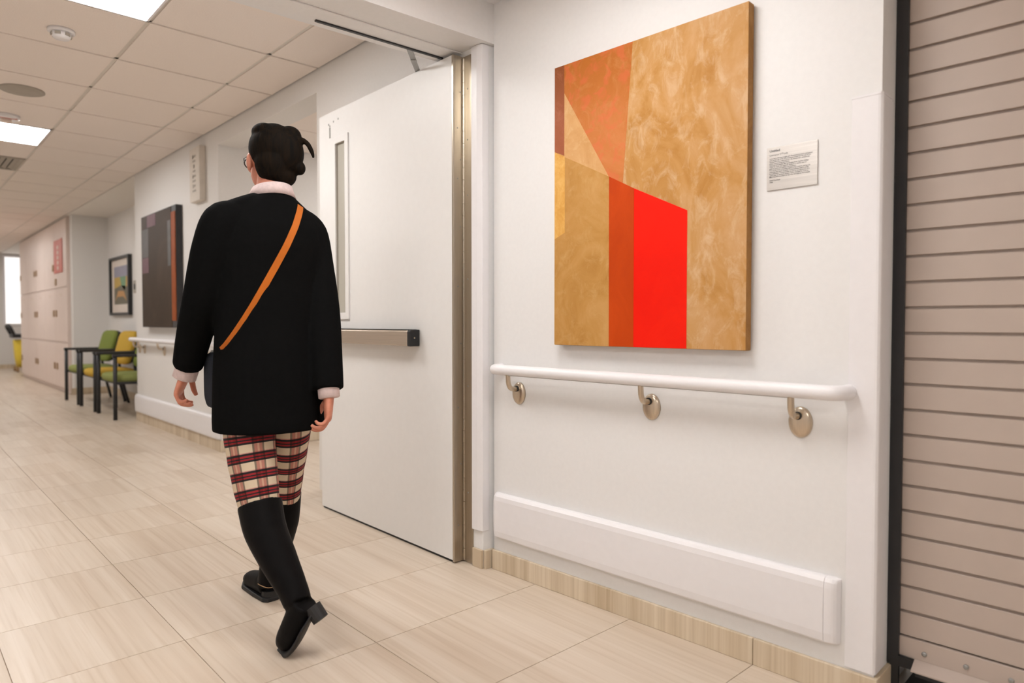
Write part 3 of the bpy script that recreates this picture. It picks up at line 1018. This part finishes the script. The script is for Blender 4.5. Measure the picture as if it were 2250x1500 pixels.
# ---- lockers
LB = [11.42, 12.30, 13.15, 14.02, 14.88, 15.78]
LL = ['pale pink locker unit next to the seating alcove, with the red sign on its door', 'pale pink locker unit second from the seating alcove',
      'pale pink locker unit in the middle of the row of five', 'pale pink locker unit second from the corridor end', 'pale pink locker unit at the far end of the row']
for k in range(5):
    y0, y1 = LB[k], LB[k + 1]
    t = thing('locker', LL[k], 'locker', (XW, y1, 0), FROT, 'row of lockers')
    L = y1 - y0
    obj('locker_body', MB().box(0.002, L - 0.002, 0.02, 0.50, 0.0, 2.522), 'lockers', t)
    hs = ((0.06, 0.72), (0.73, 1.52), (1.53, 2.50))
    left = k % 2 == 0
    for i, (za, zb) in enumerate(hs):
        d = obj('locker_door', MB().box(0.006, L - 0.006, -0.004, 0.019, za, zb), 'lockers', t, bevel=0.003)
        u = 0.10 if left else L - 0.10
        zz = (0.36, 1.15, 1.84)[i]
        if (k, i) == (0, 2):
            zz = 1.62
        obj('latch', MB().box(u - 0.045, u + 0.045, -0.016, -0.0045, zz - 0.05, zz + 0.05), 'latch', d, bevel=0.006)
        if i == 1:
            obj('number_tag', MB().box(L / 2 - 0.06, L / 2 + 0.06, -0.007, -0.0045, 1.40, 1.44), 'paper', d)

rg = thing('red_sign', 'tall red sign with pale lettering on the nearest locker door', 'sign', (XW - 0.0055, 12.28, 1.745), FROT)
obj('sign_plate', MB().box(0, 0.62, -0.010, -0.001, 0, 0.49), 'redsign', rg, bevel=0.004)
for k in range(5):
    obj('lettering_band', MB().box(0.27, 0.37, -0.012, -0.0099, 0.05 + k * 0.075, 0.10 + k * 0.075), 'paper', rg)

# ---- end of the corridor: bright pane, cleaning cart
wn = thing('window_1', 'bright frosted daylight pane at the far end of the corridor', 'window', (1.98, 18.6, 0.95), 0, kind='structure')
m = MB()
m.box(0, 0.9, -0.03, 0, 0, 0.04).box(0, 0.9, -0.03, 0, 1.50, 1.54).box(0, 0.04, -0.03, 0, 0.04, 1.5).box(0.86, 0.9, -0.03, 0, 0.04, 1.5)
obj('window_frame', m, 'trimwhite', wn)
obj('window_pane', MB().box(0.04, 0.86, -0.012, -0.004, 0.04, 1.5), 'em_window', wn)
ct = thing('cleaning_cart', 'yellow cleaning cart with dark handles at the far corridor end', 'cart', (2.18, 17.3, 0), 0)
obj('bag', MB().loft([(0, 0, 0.10, 0.14, 0.20), (0, 0, 0.3, 0.17, 0.23), (0, 0, 0.62, 0.19, 0.25), (0, 0, 0.66, 0.185, 0.245)], 20), 'yellow', ct, True)
obj('tray', MB().box(-0.22, 0.2, -0.26, 0.26, 0.70, 0.78), 'blackmetal', ct, bevel=0.02)
obj('handle', MB().tube([(-0.2, -0.25, 0.78), (-0.26, -0.27, 0.92), (-0.26, 0.0, 0.96), (-0.26, 0.27, 0.92), (-0.2, 0.25, 0.78)], 0.03, 10, 4), 'blackmetal', ct, True)
obj('bottle', MB().lathe([(0.05, 0.78), (0.05, 0.92), (0.02, 0.95), (0.02, 1.0)], 14, (0.02, 0.0, 0)), 'blackmetal', ct, True)
for sx in (-1, 1):
    for sy in (-1, 1):
        obj('wheel', MB().lathe([(0.05, -0.02), (0.055, -0.01), (0.055, 0.01), (0.05, 0.02)], 16, (sx * 0.14, sy * 0.2, 0.055), 'x'), 'latch', ct, True)

# ---- ceiling fittings of the corridor
sd = thing('smoke_detector', 'white smoke detector on the ceiling near the first light panel', 'detector', (0.715, 4.21, ZC), 0)
obj('base', MB().lathe([(0.062, 0), (0.062, -0.012), (0.055, -0.016)], 28), 'trimwhite', sd, True)
obj('sensor_head', MB().lathe([(0.044, -0.0155), (0.044, -0.030), (0.036, -0.044), (0.012, -0.047)], 28), 'trimwhite', sd, True)
for k in range(6):
    a = 2 * PI * k / 6
    obj('sensor_slot', MB().box(-0.013, 0.013, -0.003, 0.003, -0.034, -0.020), 'greyplastic', sd, loc=(0.044 * math.cos(a), 0.044 * math.sin(a), 0)).rotation_euler = (0, 0, a + PI / 2)
sk = thing('ceiling_speaker', 'round grey ceiling speaker grille between the two light panels', 'speaker', (0.705, 5.46, ZC), 0)
obj('rim', MB().lathe([(0.125, 0), (0.125, -0.006), (0.112, -0.009)], 32), 'greyplastic', sk, True)
obj('grille', MB().lathe([(0.111, -0.004), (0.105, -0.0095), (0.05, -0.012), (0.01, -0.0125)], 32), 'greyplastic', sk, True)
fs = thing('fire_strobe', 'small white ceiling strobe with red lettering before the second light panel', 'strobe', (0.70, 6.20, ZC), 0)
obj('base', MB().lathe([(0.085, 0), (0.085, -0.022), (0.07, -0.03)], 28), 'trimwhite', fs, True)
obj('lens', MB().lathe([(0.035, -0.029), (0.035, -0.050), (0.02, -0.056)], 20), 'paper', fs, True)
obj('red_band', MB().box(-0.062, 0.062, -0.050, -0.040, -0.032, -0.027), 'redsign', fs)
vt = thing('ceiling_vent', 'square grey air vent in the corridor ceiling past the second light panel', 'vent', ((TX[2] + TX[3]) / 2, (ty[vent_row] + ty[vent_row + 1]) / 2, ZC), 0)
m = MB()
for a0, a1, b0, b1 in ((-0.305, 0.305, -0.32, -0.28), (-0.305, 0.305, 0.28, 0.32), (-0.305, -0.265, -0.28, 0.28), (0.265, 0.305, -0.28, 0.28)):
    m.box(a0, a1, b0, b1, -0.006, 0.012)
obj('vent_frame', m, 'greyplastic', vt)
obj('vent_back', MB().box(-0.265, 0.265, -0.28, 0.28, 0.012, 0.02), 'dark', vt)
for k in range(11):
    x = -0.25 + k * 0.05
    obj('vent_slat', MB().prism([(x - 0.018, 0.010), (x + 0.012, -0.004), (x + 0.015, -0.002), (x - 0.015, 0.012)], 'y', -0.279, 0.279), 'greyplastic', vt)

# ================================================================== the walking person
pr = thing('person', 'person in a black blazer, plaid trousers and black boots walking away down the corridor', 'person', (0.965, 2.25, 0), 0)


def pobj(name, mb, mat, smooth=True, parent=pr, label=None):
    o = obj(name, mb, mat, parent, smooth, label=label)
    if parent is pr:
        o.location = (-pr.location.x, -pr.location.y, -pr.location.z)
    return o


# materials
t = NT('skin')
nz = t.noise(40, 4)
t.l(t.ramp(nz, [(0.3, srgb(196, 122, 98)), (0.7, srgb(212, 142, 116))]), t.b.inputs['Base Color'])
t.setv(Roughness=0.5)
t.b.inputs['Subsurface Weight'].default_value = 0.08
t.b.inputs['Subsurface Radius'].default_value = (0.01, 0.004, 0.002)
M['skin'] = t.m
M['jacket'] = fabric('black wool blazer', (0.0062, 0.0062, 0.0064, 1))
M['jacket'].node_tree.nodes['Principled BSDF'].inputs['Specular IOR Level'].default_value = 0.03
M['shirt'] = fabric('pale pink shirt cotton', srgb(222, 202, 200))
t = NT('dark hair')
nz = t.noise(1.0, 4, vec_scale=(60, 60, 6), dist=1.5)
t.l(t.ramp(nz, [(0.35, (0.004, 0.0035, 0.003, 1)), (0.72, (0.014, 0.008, 0.004, 1))]), t.b.inputs['Base Color'])
t.setv(Roughness=0.75)
t.b.inputs['Specular IOR Level'].default_value = 0.08
t.bump(nz, 0.5, 0.004)
M['hair'] = t.m
M['boot'] = plain('black boot leather', (0.005, 0.0045, 0.0047), 0.55, var=0.2, scale=30, spec=0.08)
M['bag'] = fabric('navy bag fabric', (0.028, 0.032, 0.042, 1))
M['strap'] = plain('orange leather strap', srgb(196, 104, 16), 0.5, var=0.08)
M['lens'] = plain('glasses frame', (0.03, 0.02, 0.015), 0.3)


# --- hands
def hand(mb, wrist, along, palm_n, side, L=0.175, curl=(0.35, 0.75, 0.6), sc=1.0, scap=True):
    """along: wrist to knuckles; palm_n: side the fingers curl to; side: thumb side"""
    a = Vector(along).normalized()
    p = Vector(palm_n)
    p = (p - a * p.dot(a)).normalized()
    s = Vector(side)
    s = (s - a * s.dot(a) - p * s.dot(p)).normalized()
    w0 = Vector(wrist)
    rings = []
    pl = 0.088 * sc
    for q, hw_, ht in ((-0.03, 0.025, 0.020), (0.0, 0.025, 0.018), (0.25, 0.032, 0.0165), (0.6, 0.0385, 0.015), (0.9, 0.040, 0.0125), (1.02, 0.036, 0.0095)):
        c = w0 + a * (pl * q)
        if q < 0:
            c = w0 + a * q
        rings.append([c + s * (hw_ * sc * math.cos(x)) + p * (ht * sc * math.sin(x)) for x in [2 * PI * k / 18 for k in range(18)]])
    mb.rings(rings)
    # fingers: offset along side, length, radius
    for k, (off, ln, r) in enumerate(((0.031, 0.070, 0.0085), (0.0105, 0.078, 0.0088), (-0.0105, 0.072, 0.0083), (-0.0305, 0.056, 0.0073))):
        base = w0 + a * (pl * (0.93 if k in (1, 2) else 0.88)) + s * (off * sc)
        fan = a + s * (off * 2.2)
        fan.normalize()
        pts = [base - fan * 0.012, base]
        rad = [r * 1.05 * sc, r * 1.05 * sc]
        ang = 0.0
        for seg, fr_ in enumerate((0.46, 0.30, 0.24)):
            ang += curl[seg] * (1 + 0.12 * k)
            dvec = fan * math.cos(ang) + p * math.sin(ang)
            pts.append(pts[-1] + dvec * (ln * fr_ * sc))
            rad.append(r * (0.96, 0.88, 0.70)[seg] * sc)
        mb.tube(pts, rad, 10, 3)
    # thumb leaves the side of the palm near its base
    b0 = w0 + a * (pl * 0.22) + s * (0.020 * sc) + p * 0.004
    d1 = (a * 0.62 + s * 0.62 + p * 0.42).normalized()
    d2 = (a * 0.86 + s * 0.22 + p * 0.45).normalized()
    b1 = b0 + d1 * 0.036 * sc
    b2 = b1 + d2 * 0.032 * sc
    b3 = b2 + (d2 + p * 0.25).normalized() * 0.024 * sc
    mb.tube([b0 - d1 * 0.01, b0, b1, b2, b3], [0.013 * sc, 0.013 * sc, 0.0105 * sc, 0.0095 * sc, 0.0068 * sc], 10, 3)


LWR = Vector((0.757, 2.436, 0.858))
RWR = Vector((1.088, 2.072, 0.782))
HC = Vector((0.996, 2.300, 1.578))      # head centre
TH = R(-4)                              # head turn


def hx(dx, dy, dz):
    """head-local offsets (x right, y forward) to world"""
    return (HC.x + dx * math.cos(TH) - dy * math.sin(TH), HC.y + dx * math.sin(TH) + dy * math.cos(TH), HC.z + dz)


body = MB()
body.ball(hx(0, -0.008, 0.018), (0.072, 0.092, 0.090), 24, 16, TH)          # skull
body.ball(hx(0, 0.022, -0.040), (0.058, 0.066, 0.072), 22, 14, TH)           # face and jaw
body.ball(hx(0, 0.070, -0.096), (0.022, 0.018, 0.016), 14, 10, TH)           # chin
body.tube([hx(0, 0.088, 0.000), hx(0, 0.104, -0.030), hx(0, 0.098, -0.042)], [0.008, 0.013, 0.010], 10, 3)   # nose
body.ball(hx(0, 0.086, -0.066), (0.022, 0.008, 0.008), 12, 8, TH)            # mouth
for s in (-1, 1):
    body.ball(hx(s * 0.073, -0.002, -0.018), (0.010, 0.020, 0.031), 12, 10, TH + s * 0.3)   # ears
    body.ball(hx(s * 0.034, 0.072, -0.022), (0.022, 0.018, 0.018), 12, 8, TH)               # cheeks
body.tube([(0.985, 2.262, 1.40), (0.984, 2.266, 1.46), hx(0, -0.022, -0.06), hx(0, -0.02, 0.0)], [0.062, 0.052, 0.050, 0.055], 18, 3)  # neck
body.loft([(0.965, 2.255, 0.76, 0.14, 0.095), (0.965, 2.25, 0.88, 0.155, 0.10), (0.965, 2.25, 1.02, 0.125, 0.085), (0.965, 2.245, 1.2, 0.145, 0.095), (0.965, 2.245, 1.34, 0.15, 0.085), (0.972, 2.25, 1.41, 0.09, 0.065), (0.98, 2.255, 1.45, 0.05, 0.05)], 24)
body.tube([(0.83, 2.24, 1.345), (0.765, 2.295, 1.10), LWR], [0.045, 0.036, 0.024], 14, 6)
body.tube([(1.10, 2.245, 1.335), (1.10, 2.16, 1.06), RWR], [0.045, 0.036, 0.024], 14, 6)
body.tube([(1.03, 2.25, 0.86), (1.066, 2.375, 0.46), (1.035, 2.455, 0.12)], [0.075, 0.048, 0.034], 16, 6)
body.tube([(0.885, 2.25, 0.86), (0.885, 2.17, 0.45), (0.925, 1.985, 0.17)], [0.075, 0.048, 0.034], 16, 6)
hand(body, LWR, (-0.26, 0.30, -0.92), (0.75, -0.42, -0.30), (0.45, 0.80, 0.1), curl=(0.45, 0.8, 0.6))
hand(body, RWR, (-0.10, -0.10, -0.99), (-0.78, 0.40, 0.0), (0.35, 0.9, 0.0), curl=(0.45, 0.75, 0.6))
pobj('body', remeshed(body, 0.0034, 3), 'skin')
for s in (-1, 1):
    pobj('eye', MB().ball(hx(s * 0.031, 0.079, 0.000), 0.012, 14, 10), 'paper')
    pobj('iris', MB().ball(hx(s * 0.031, 0.087, 0.000), (0.0055, 0.0055, 0.0055), 10, 8), 'lens')

# --- glasses
gls = MB()
for s in (-1, 1):
    pts = [hx(s * 0.033 + 0.024 * math.cos(a), 0.102, 0.0 + 0.019 * math.sin(a)) for a in [2 * PI * k / 16 for k in range(17)]]
    gls.tube(pts, 0.0022, 8)
    gls.tube([hx(s * 0.057, 0.102, 0.006), hx(s * 0.074, 0.05, 0.004), hx(s * 0.080, 0.0, -0.002)], 0.0022, 8, 3)
gls.tube([hx(-0.009, 0.103, 0.003), hx(0.009, 0.103, 0.003)], 0.002, 8)
pobj('glasses', gls, 'lens')

# --- hair: pinned up, loose strand on the right
hr = MB()
hr.ball(hx(0, -0.028, 0.030), (0.080, 0.088, 0.086), 28, 18, TH)
hr.ball(hx(0, -0.050, -0.020), (0.070, 0.062, 0.080), 24, 16, TH)
hr.ball(hx(0.030, -0.085, 0.012), (0.052, 0.042, 0.072), 22, 14, TH)
hr.ball(hx(0.020, -0.070, -0.062), (0.042, 0.036, 0.040), 20, 12, TH)
hr.ball(hx(0.062, -0.100, -0.038), (0.020, 0.022, 0.024), 16, 10, TH)
hr.ball(hx(0.045, -0.055, 0.072), (0.040, 0.046, 0.038), 18, 12, TH)
hr.ball(hx(-0.032, -0.030, 0.082), (0.040, 0.050, 0.030), 18, 12, TH)
hr.ball(hx(0.008, 0.030, 0.080), (0.050, 0.050, 0.026), 18, 12, TH)
hr.tube([(1.030, 2.205, 1.628), (1.050, 2.195, 1.638), (1.070, 2.180, 1.625), (1.081, 2.170, 1.600), (1.087, 2.165, 1.575)], [0.010, 0.009, 0.0085, 0.008, 0.004], 12, 4)
pobj('hair', remeshed(hr, 0.004, 2), 'hair')

# --- shirt collar and cuffs
def ring_band(c0, r0, c1, r1, tilt, thick=0.004, seg=36):
    mb = MB()
    def ring(c, r, off):
        return [(c[0] + (r[0] + off) * math.cos(a), c[1] + (r[1] + off) * math.sin(a), c[2] - tilt * math.sin(a)) for a in [2 * PI * k / seg for k in range(seg)]]
    R_ = [ring(c0, r0, 0), ring(c1, r1, 0), ring(c1, r1, thick), ring(c0, r0, thick)]
    n = seg
    vs = [p for r in R_ for p in r]
    fs = []
    for q in range(4):
        for i in range(n):
            j = (i + 1) % n
            fs.append((q * n + i, q * n + j, ((q + 1) % 4) * n + j, ((q + 1) % 4) * n + i))
    return mb.add(vs, fs)


pobj('shirt_collar', ring_band((0.980, 2.262, 1.430), (0.076, 0.074), (0.984, 2.264, 1.470), (0.060, 0.060), 0.016, 0.006), 'shirt')


def cuff(mb, c, d, r, ex=0.030):
    d = Vector(d).normalized()
    c = Vector(c)
    mb.tube([c - d * 0.05, c, c + d * ex, c + d * (ex + 0.003)], [r * 0.98, r, r, r * 0.86], 24)
    return mb


pobj('shirt_cuff', cuff(MB(), (0.760, 2.428, 0.880), (-0.20, 0.30, -0.93), 0.038, 0.052), 'shirt')
pobj('shirt_cuff', cuff(MB(), (1.088, 2.076, 0.800), (0, -0.2, -0.98), 0.035), 'shirt')

# --- trousers: lofted legs with plaid mapped along and around the leg
PLAID = NT('plaid wool')


def band_ramp(t, val, period, phase, stops):
    m1 = t.n('ShaderNodeMath', operation='MULTIPLY_ADD')
    m1.inputs[1].default_value = 1 / period
    m1.inputs[2].default_value = phase
    t.l(val, m1.inputs[0])
    fr_ = t.n('ShaderNodeMath', operation='FRACT')
    t.l(m1.outputs[0], fr_.inputs[0])
    return t.ramp(fr_.outputs[0], stops, 'CONSTANT')


uvn = PLAID.n('ShaderNodeUVMap')
uvn.uv_map = 'UVMap'
sp = PLAID.n('ShaderNodeSeparateXYZ')
PLAID.l(uvn.outputs[0], sp.inputs[0])
CR, BK, RD, PK = srgb(214, 196, 170), (0.012, 0.011, 0.013, 1), srgb(150, 34, 40), srgb(196, 140, 130)
hb = band_ramp(PLAID, sp.outputs[1], 0.058, 0.1, [(0.0, CR), (0.42, PK), (0.47, BK), (0.59, RD), (0.70, BK), (0.77, RD), (0.86, BK), (0.97, CR)])
vb = band_ramp(PLAID, sp.outputs[0], 0.078, 0.15, [(0.0, (1, 1, 1, 1)), (0.52, (0.20, 0.17, 0.17, 1)), (0.60, (0.62, 0.25, 0.26, 1)), (0.72, (0.85, 0.58, 0.56, 1)), (0.80, (0.62, 0.25, 0.26, 1)), (0.92, (0.20, 0.17, 0.17, 1))])
PLAID.l(PLAID.mix(0.85, hb, vb, 'MULTIPLY'), PLAID.b.inputs['Base Color'])
PLAID.setv(Roughness=0.9)
wv = PLAID.noise(240, 2)
PLAID.bump(wv, 0.2, 0.002)


def leg_loft(mb, uvs, path, rad, seg=28, sub=7, wob=0.0):
    P, r = catmull([Vector(p) for p in path], list(rad), sub)
    rings = []
    for i, p in enumerate(P):
        tg = (P[min(i + 1, len(P) - 1)] - P[max(i - 1, 0)]).normalized()
        s = Vector((0, 1, 0)).cross(tg) if abs(tg.y) < 0.9 else Vector((1, 0, 0))
        s.normalize()
        u_ = tg.cross(s).normalized()
        rr = r[i] * (1 + wob * math.sin(i * 1.7))
        rings.append([p + s * (rr * math.cos(2 * PI * k / seg)) + u_ * (rr * 1.08 * math.sin(2 * PI * k / seg)) for k in range(seg)])
    k0 = len(mb.v)
    ln = [0.0]
    for i in range(1, len(P)):
        ln.append(ln[-1] + (P[i] - P[i - 1]).length)
    mb.v += [tuple(p) for rg_ in rings for p in rg_]
    for k in range(len(rings) - 1):
        for i in range(seg):
            j = (i + 1) % seg
            mb.f.append((k0 + k * seg + i, k0 + k * seg + j, k0 + (k + 1) * seg + j, k0 + (k + 1) * seg + i))
            c = 2 * PI * 0.075 / seg
            uvs.append([(i * c, ln[k]), ((i + 1) * c, ln[k]), ((i + 1) * c, ln[k + 1]), (i * c, ln[k + 1])])


def leg_mesh(legs):
    mb, uvs = MB(), []
    for path, rad in legs:
        leg_loft(mb, uvs, path, rad, wob=0.012)
    me = bpy.data.meshes.new('trousers')
    me.from_pydata(mb.v, [], mb.f)
    uvl = me.uv_layers.new(name='UVMap')
    for p, q in zip(me.polygons, uvs):
        p.use_smooth = True
        for li, c in zip(p.loop_indices, q):
            uvl.data[li].uv = c
    return me


pobj('trousers', leg_mesh([
    ([(1.020, 2.25, 0.90), (1.030, 2.268, 0.68), (1.052, 2.335, 0.50), (1.067, 2.378, 0.37)], [0.096, 0.083, 0.066, 0.052]),
    ([(0.890, 2.25, 0.90), (0.880, 2.225, 0.68), (0.884, 2.190, 0.52), (0.888, 2.150, 0.39)], [0.088, 0.080, 0.072, 0.058])]), PLAID.m)

# --- boots
def boot(shaft, rad, foot, heel, name='boot'):
    mb = MB()
    mb.tube(shaft, rad, 20, 6)
    mb.tube(foot[0], foot[1], 18, 5)
    bt = pobj(name, remeshed(mb, 0.005, 3), 'boot')
    h0, h1, hw_ = heel
    h = MB().tube([h0, h1], [hw_ * 0.95, hw_], 16)
    o = obj('boot_heel', h, 'black', bt)
    return bt


# planted right foot, toes pointing down the corridor
rb = boot([(1.066, 2.372, 0.405), (1.062, 2.385, 0.30), (1.050, 2.415, 0.18), (1.040, 2.440, 0.085), (1.038, 2.448, 0.050)], [0.060, 0.060, 0.050, 0.043, 0.040],
          ([(1.036, 2.440, 0.052), (1.036, 2.48, 0.050), (1.034, 2.53, 0.042), (1.031, 2.585, 0.033), (1.029, 2.625, 0.027)], [0.040, 0.041, 0.038, 0.034, 0.020]),
          ((1.036, 2.434, 0.0), (1.036, 2.436, 0.035), 0.031))
so = MB()
so.prism([(1.000, 2.420), (1.015, 2.404), (1.055, 2.404), (1.070, 2.420), (1.074, 2.50), (1.070, 2.58), (1.050, 2.638), (1.015, 2.642), (0.994, 2.60), (0.994, 2.50)], 'z', 0.0, 0.016)
obj('boot_sole', so, 'black', rb, bevel=0.004)
obj('boot_welt', MB().tube([(0.997, 2.450, 0.062), (1.008, 2.405, 0.058), (1.036, 2.396, 0.056), (1.066, 2.408, 0.058)], 0.0018, 8, 4), 'latch', rb)
# trailing left foot, heel lifted
lb = boot([(0.888, 2.160, 0.435), (0.888, 2.120, 0.36), (0.902, 2.060, 0.28), (0.918, 1.995, 0.20), (0.922, 1.965, 0.160)], [0.070, 0.066, 0.058, 0.046, 0.042],
          ([(0.934, 1.942, 0.165), (0.924, 1.962, 0.120), (0.914, 1.982, 0.075), (0.907, 2.002, 0.044), (0.904, 2.022, 0.030), (0.902, 2.040, 0.024)], [0.040, 0.042, 0.041, 0.038, 0.030, 0.018]),
          ((0.962, 1.893, 0.120), (0.948, 1.920, 0.155), 0.026))
obj('boot_sole', MB().tube([(0.950, 1.912, 0.140), (0.930, 1.935, 0.090), (0.918, 1.957, 0.045), (0.909, 1.985, 0.014), (0.904, 2.040, 0.008)], [0.026, 0.033, 0.036, 0.035, 0.020], 16, 5, flat=0.22), 'black', lb, True)

# --- blazer
jk = MB()
jk.loft([(0.962, 2.240, 0.664, 0.186, 0.165), (0.962, 2.240, 0.70, 0.187, 0.165), (0.963, 2.242, 0.85, 0.184, 0.152), (0.965, 2.246, 1.00, 0.178, 0.132), (0.967, 2.248, 1.15, 0.183, 0.122),
         (0.967, 2.246, 1.27, 0.190, 0.122), (0.967, 2.246, 1.335, 0.186, 0.112), (0.970, 2.248, 1.375, 0.160, 0.098), (0.975, 2.252, 1.41, 0.118, 0.088), (0.980, 2.258, 1.440, 0.078, 0.076), (0.982, 2.26, 1.452, 0.066, 0.066)], 32)
jk.tube([(0.860, 2.240, 1.345), (0.812, 2.238, 1.335), (0.785, 2.255, 1.24), (0.766, 2.300, 1.09), (0.760, 2.365, 0.98), (0.757, 2.430, 0.872)], [0.062, 0.068, 0.068, 0.062, 0.056, 0.048], 22, 6)
jk.tube([(1.060, 2.245, 1.360), (1.105, 2.245, 1.325), (1.118, 2.225, 1.22), (1.113, 2.165, 1.06), (1.100, 2.118, 0.92), (1.090, 2.080, 0.795)], [0.060, 0.066, 0.064, 0.060, 0.056, 0.050], 22, 6)
jk.tube([(0.985, 2.250, 1.415), (0.90, 2.243, 1.385), (0.82, 2.240, 1.345)], [0.055, 0.055, 0.058], 18, 4)
jk.tube([(0.985, 2.250, 1.415), (1.05, 2.245, 1.375), (1.10, 2.245, 1.325)], [0.055, 0.055, 0.060], 18, 4)
jko = pobj('blazer', remeshed(jk, 0.006, 6), 'jacket')

# --- crossbody bag: its own thing, strap over the right shoulder
bg = thing('crossbody_bag', 'navy crossbody bag on an orange strap, hanging at the walking person left hip', 'bag', (0.803, 2.345, 0.82), 0)


def bobj(name, mb, mat, smooth=True, **kw):
    o = obj(name, mb, mat, bg, smooth, **kw)
    o.location = tuple(-c for c in bg.location)
    return o


bm_ = MB()
rr = []
for x, k in ((0.800, 0.82), (0.805, 0.95), (0.815, 1.0), (0.841, 1.0), (0.851, 0.95), (0.856, 0.82)):
    ring = []
    for i in range(28):
        a = 2 * PI * i / 28
        c, d = math.cos(a), math.sin(a)
        e = 0.5
        ring.append((x, 2.345 + 0.072 * k * math.copysign(abs(c) ** e, c), 0.825 + 0.095 * k * math.copysign(abs(d) ** e, d)))
    rr.append(ring)
bobj('bag_body', bm_.rings(rr), 'bag')
bobj('zip', MB().box(0.825, 0.831, 2.285, 2.405, 0.918, 0.924), 'grey', False)
# strap follows the blazer across the back
jm = jko.data
from mathutils.bvhtree import BVHTree
bv = BVHTree.FromPolygons([v.co[:] for v in jm.vertices], [tuple(p.vertices) for p in jm.polygons])
S0, S1 = Vector((1.047, 2.20, 1.412)), Vector((0.792, 2.20, 0.935))
pts = []
N = 40
for k in range(N + 1):
    q = k / N
    p = S0.lerp(S1, q)
    h = bv.ray_cast(Vector((p.x, 1.6, p.z)), Vector((0, 1, 0)))
    y = h[0].y if h[0] is not None else 2.25
    pts.append([p.x, y, p.z, h[1] if h[0] is not None else Vector((0, -1, 0))])
for _ in range(3):
    for k in range(1, N):
        pts[k][1] = min(pts[k][1], (pts[k - 1][1] + pts[k + 1][1]) / 2)
dirv = (S1 - S0).normalized()
wv_ = Vector((-dirv.z, 0, dirv.x)) * 0.011
stp = MB()
rings = []
# front part over the shoulder
over = [(1.000, 2.40, 1.20), (1.035, 2.345, 1.33), (1.050, 2.300, 1.395), (1.055, 2.260, 1.425)]
for p in over:
    rings.append([Vector(p) + Vector((-0.011, 0, 0.001)), Vector(p) + Vector((0.011, 0, -0.004)), Vector(p) + Vector((0.011, 0.002, -0.007)), Vector(p) + Vector((-0.011, 0.002, -0.002))])
for x, y, z, nrm in pts:
    b = Vector((x, y - 0.0022, z))
    rings.append([b - wv_, b + wv_, b + wv_ + Vector((0, 0.003, 0)), b - wv_ + Vector((0, 0.003, 0))])
for q in ((0.806, 2.24, 0.925), (0.815, 2.30, 0.920)):
    b = Vector(q)
    rings.append([b + Vector((0, 0, 0.011)), b - Vector((0, 0, 0.011)), b + Vector((0.003, 0, -0.011)), b + Vector((0.003, 0, 0.011))])
stp.rings([[tuple(q) for q in r] for r in rings])
bobj('strap', stp, 'strap', False)
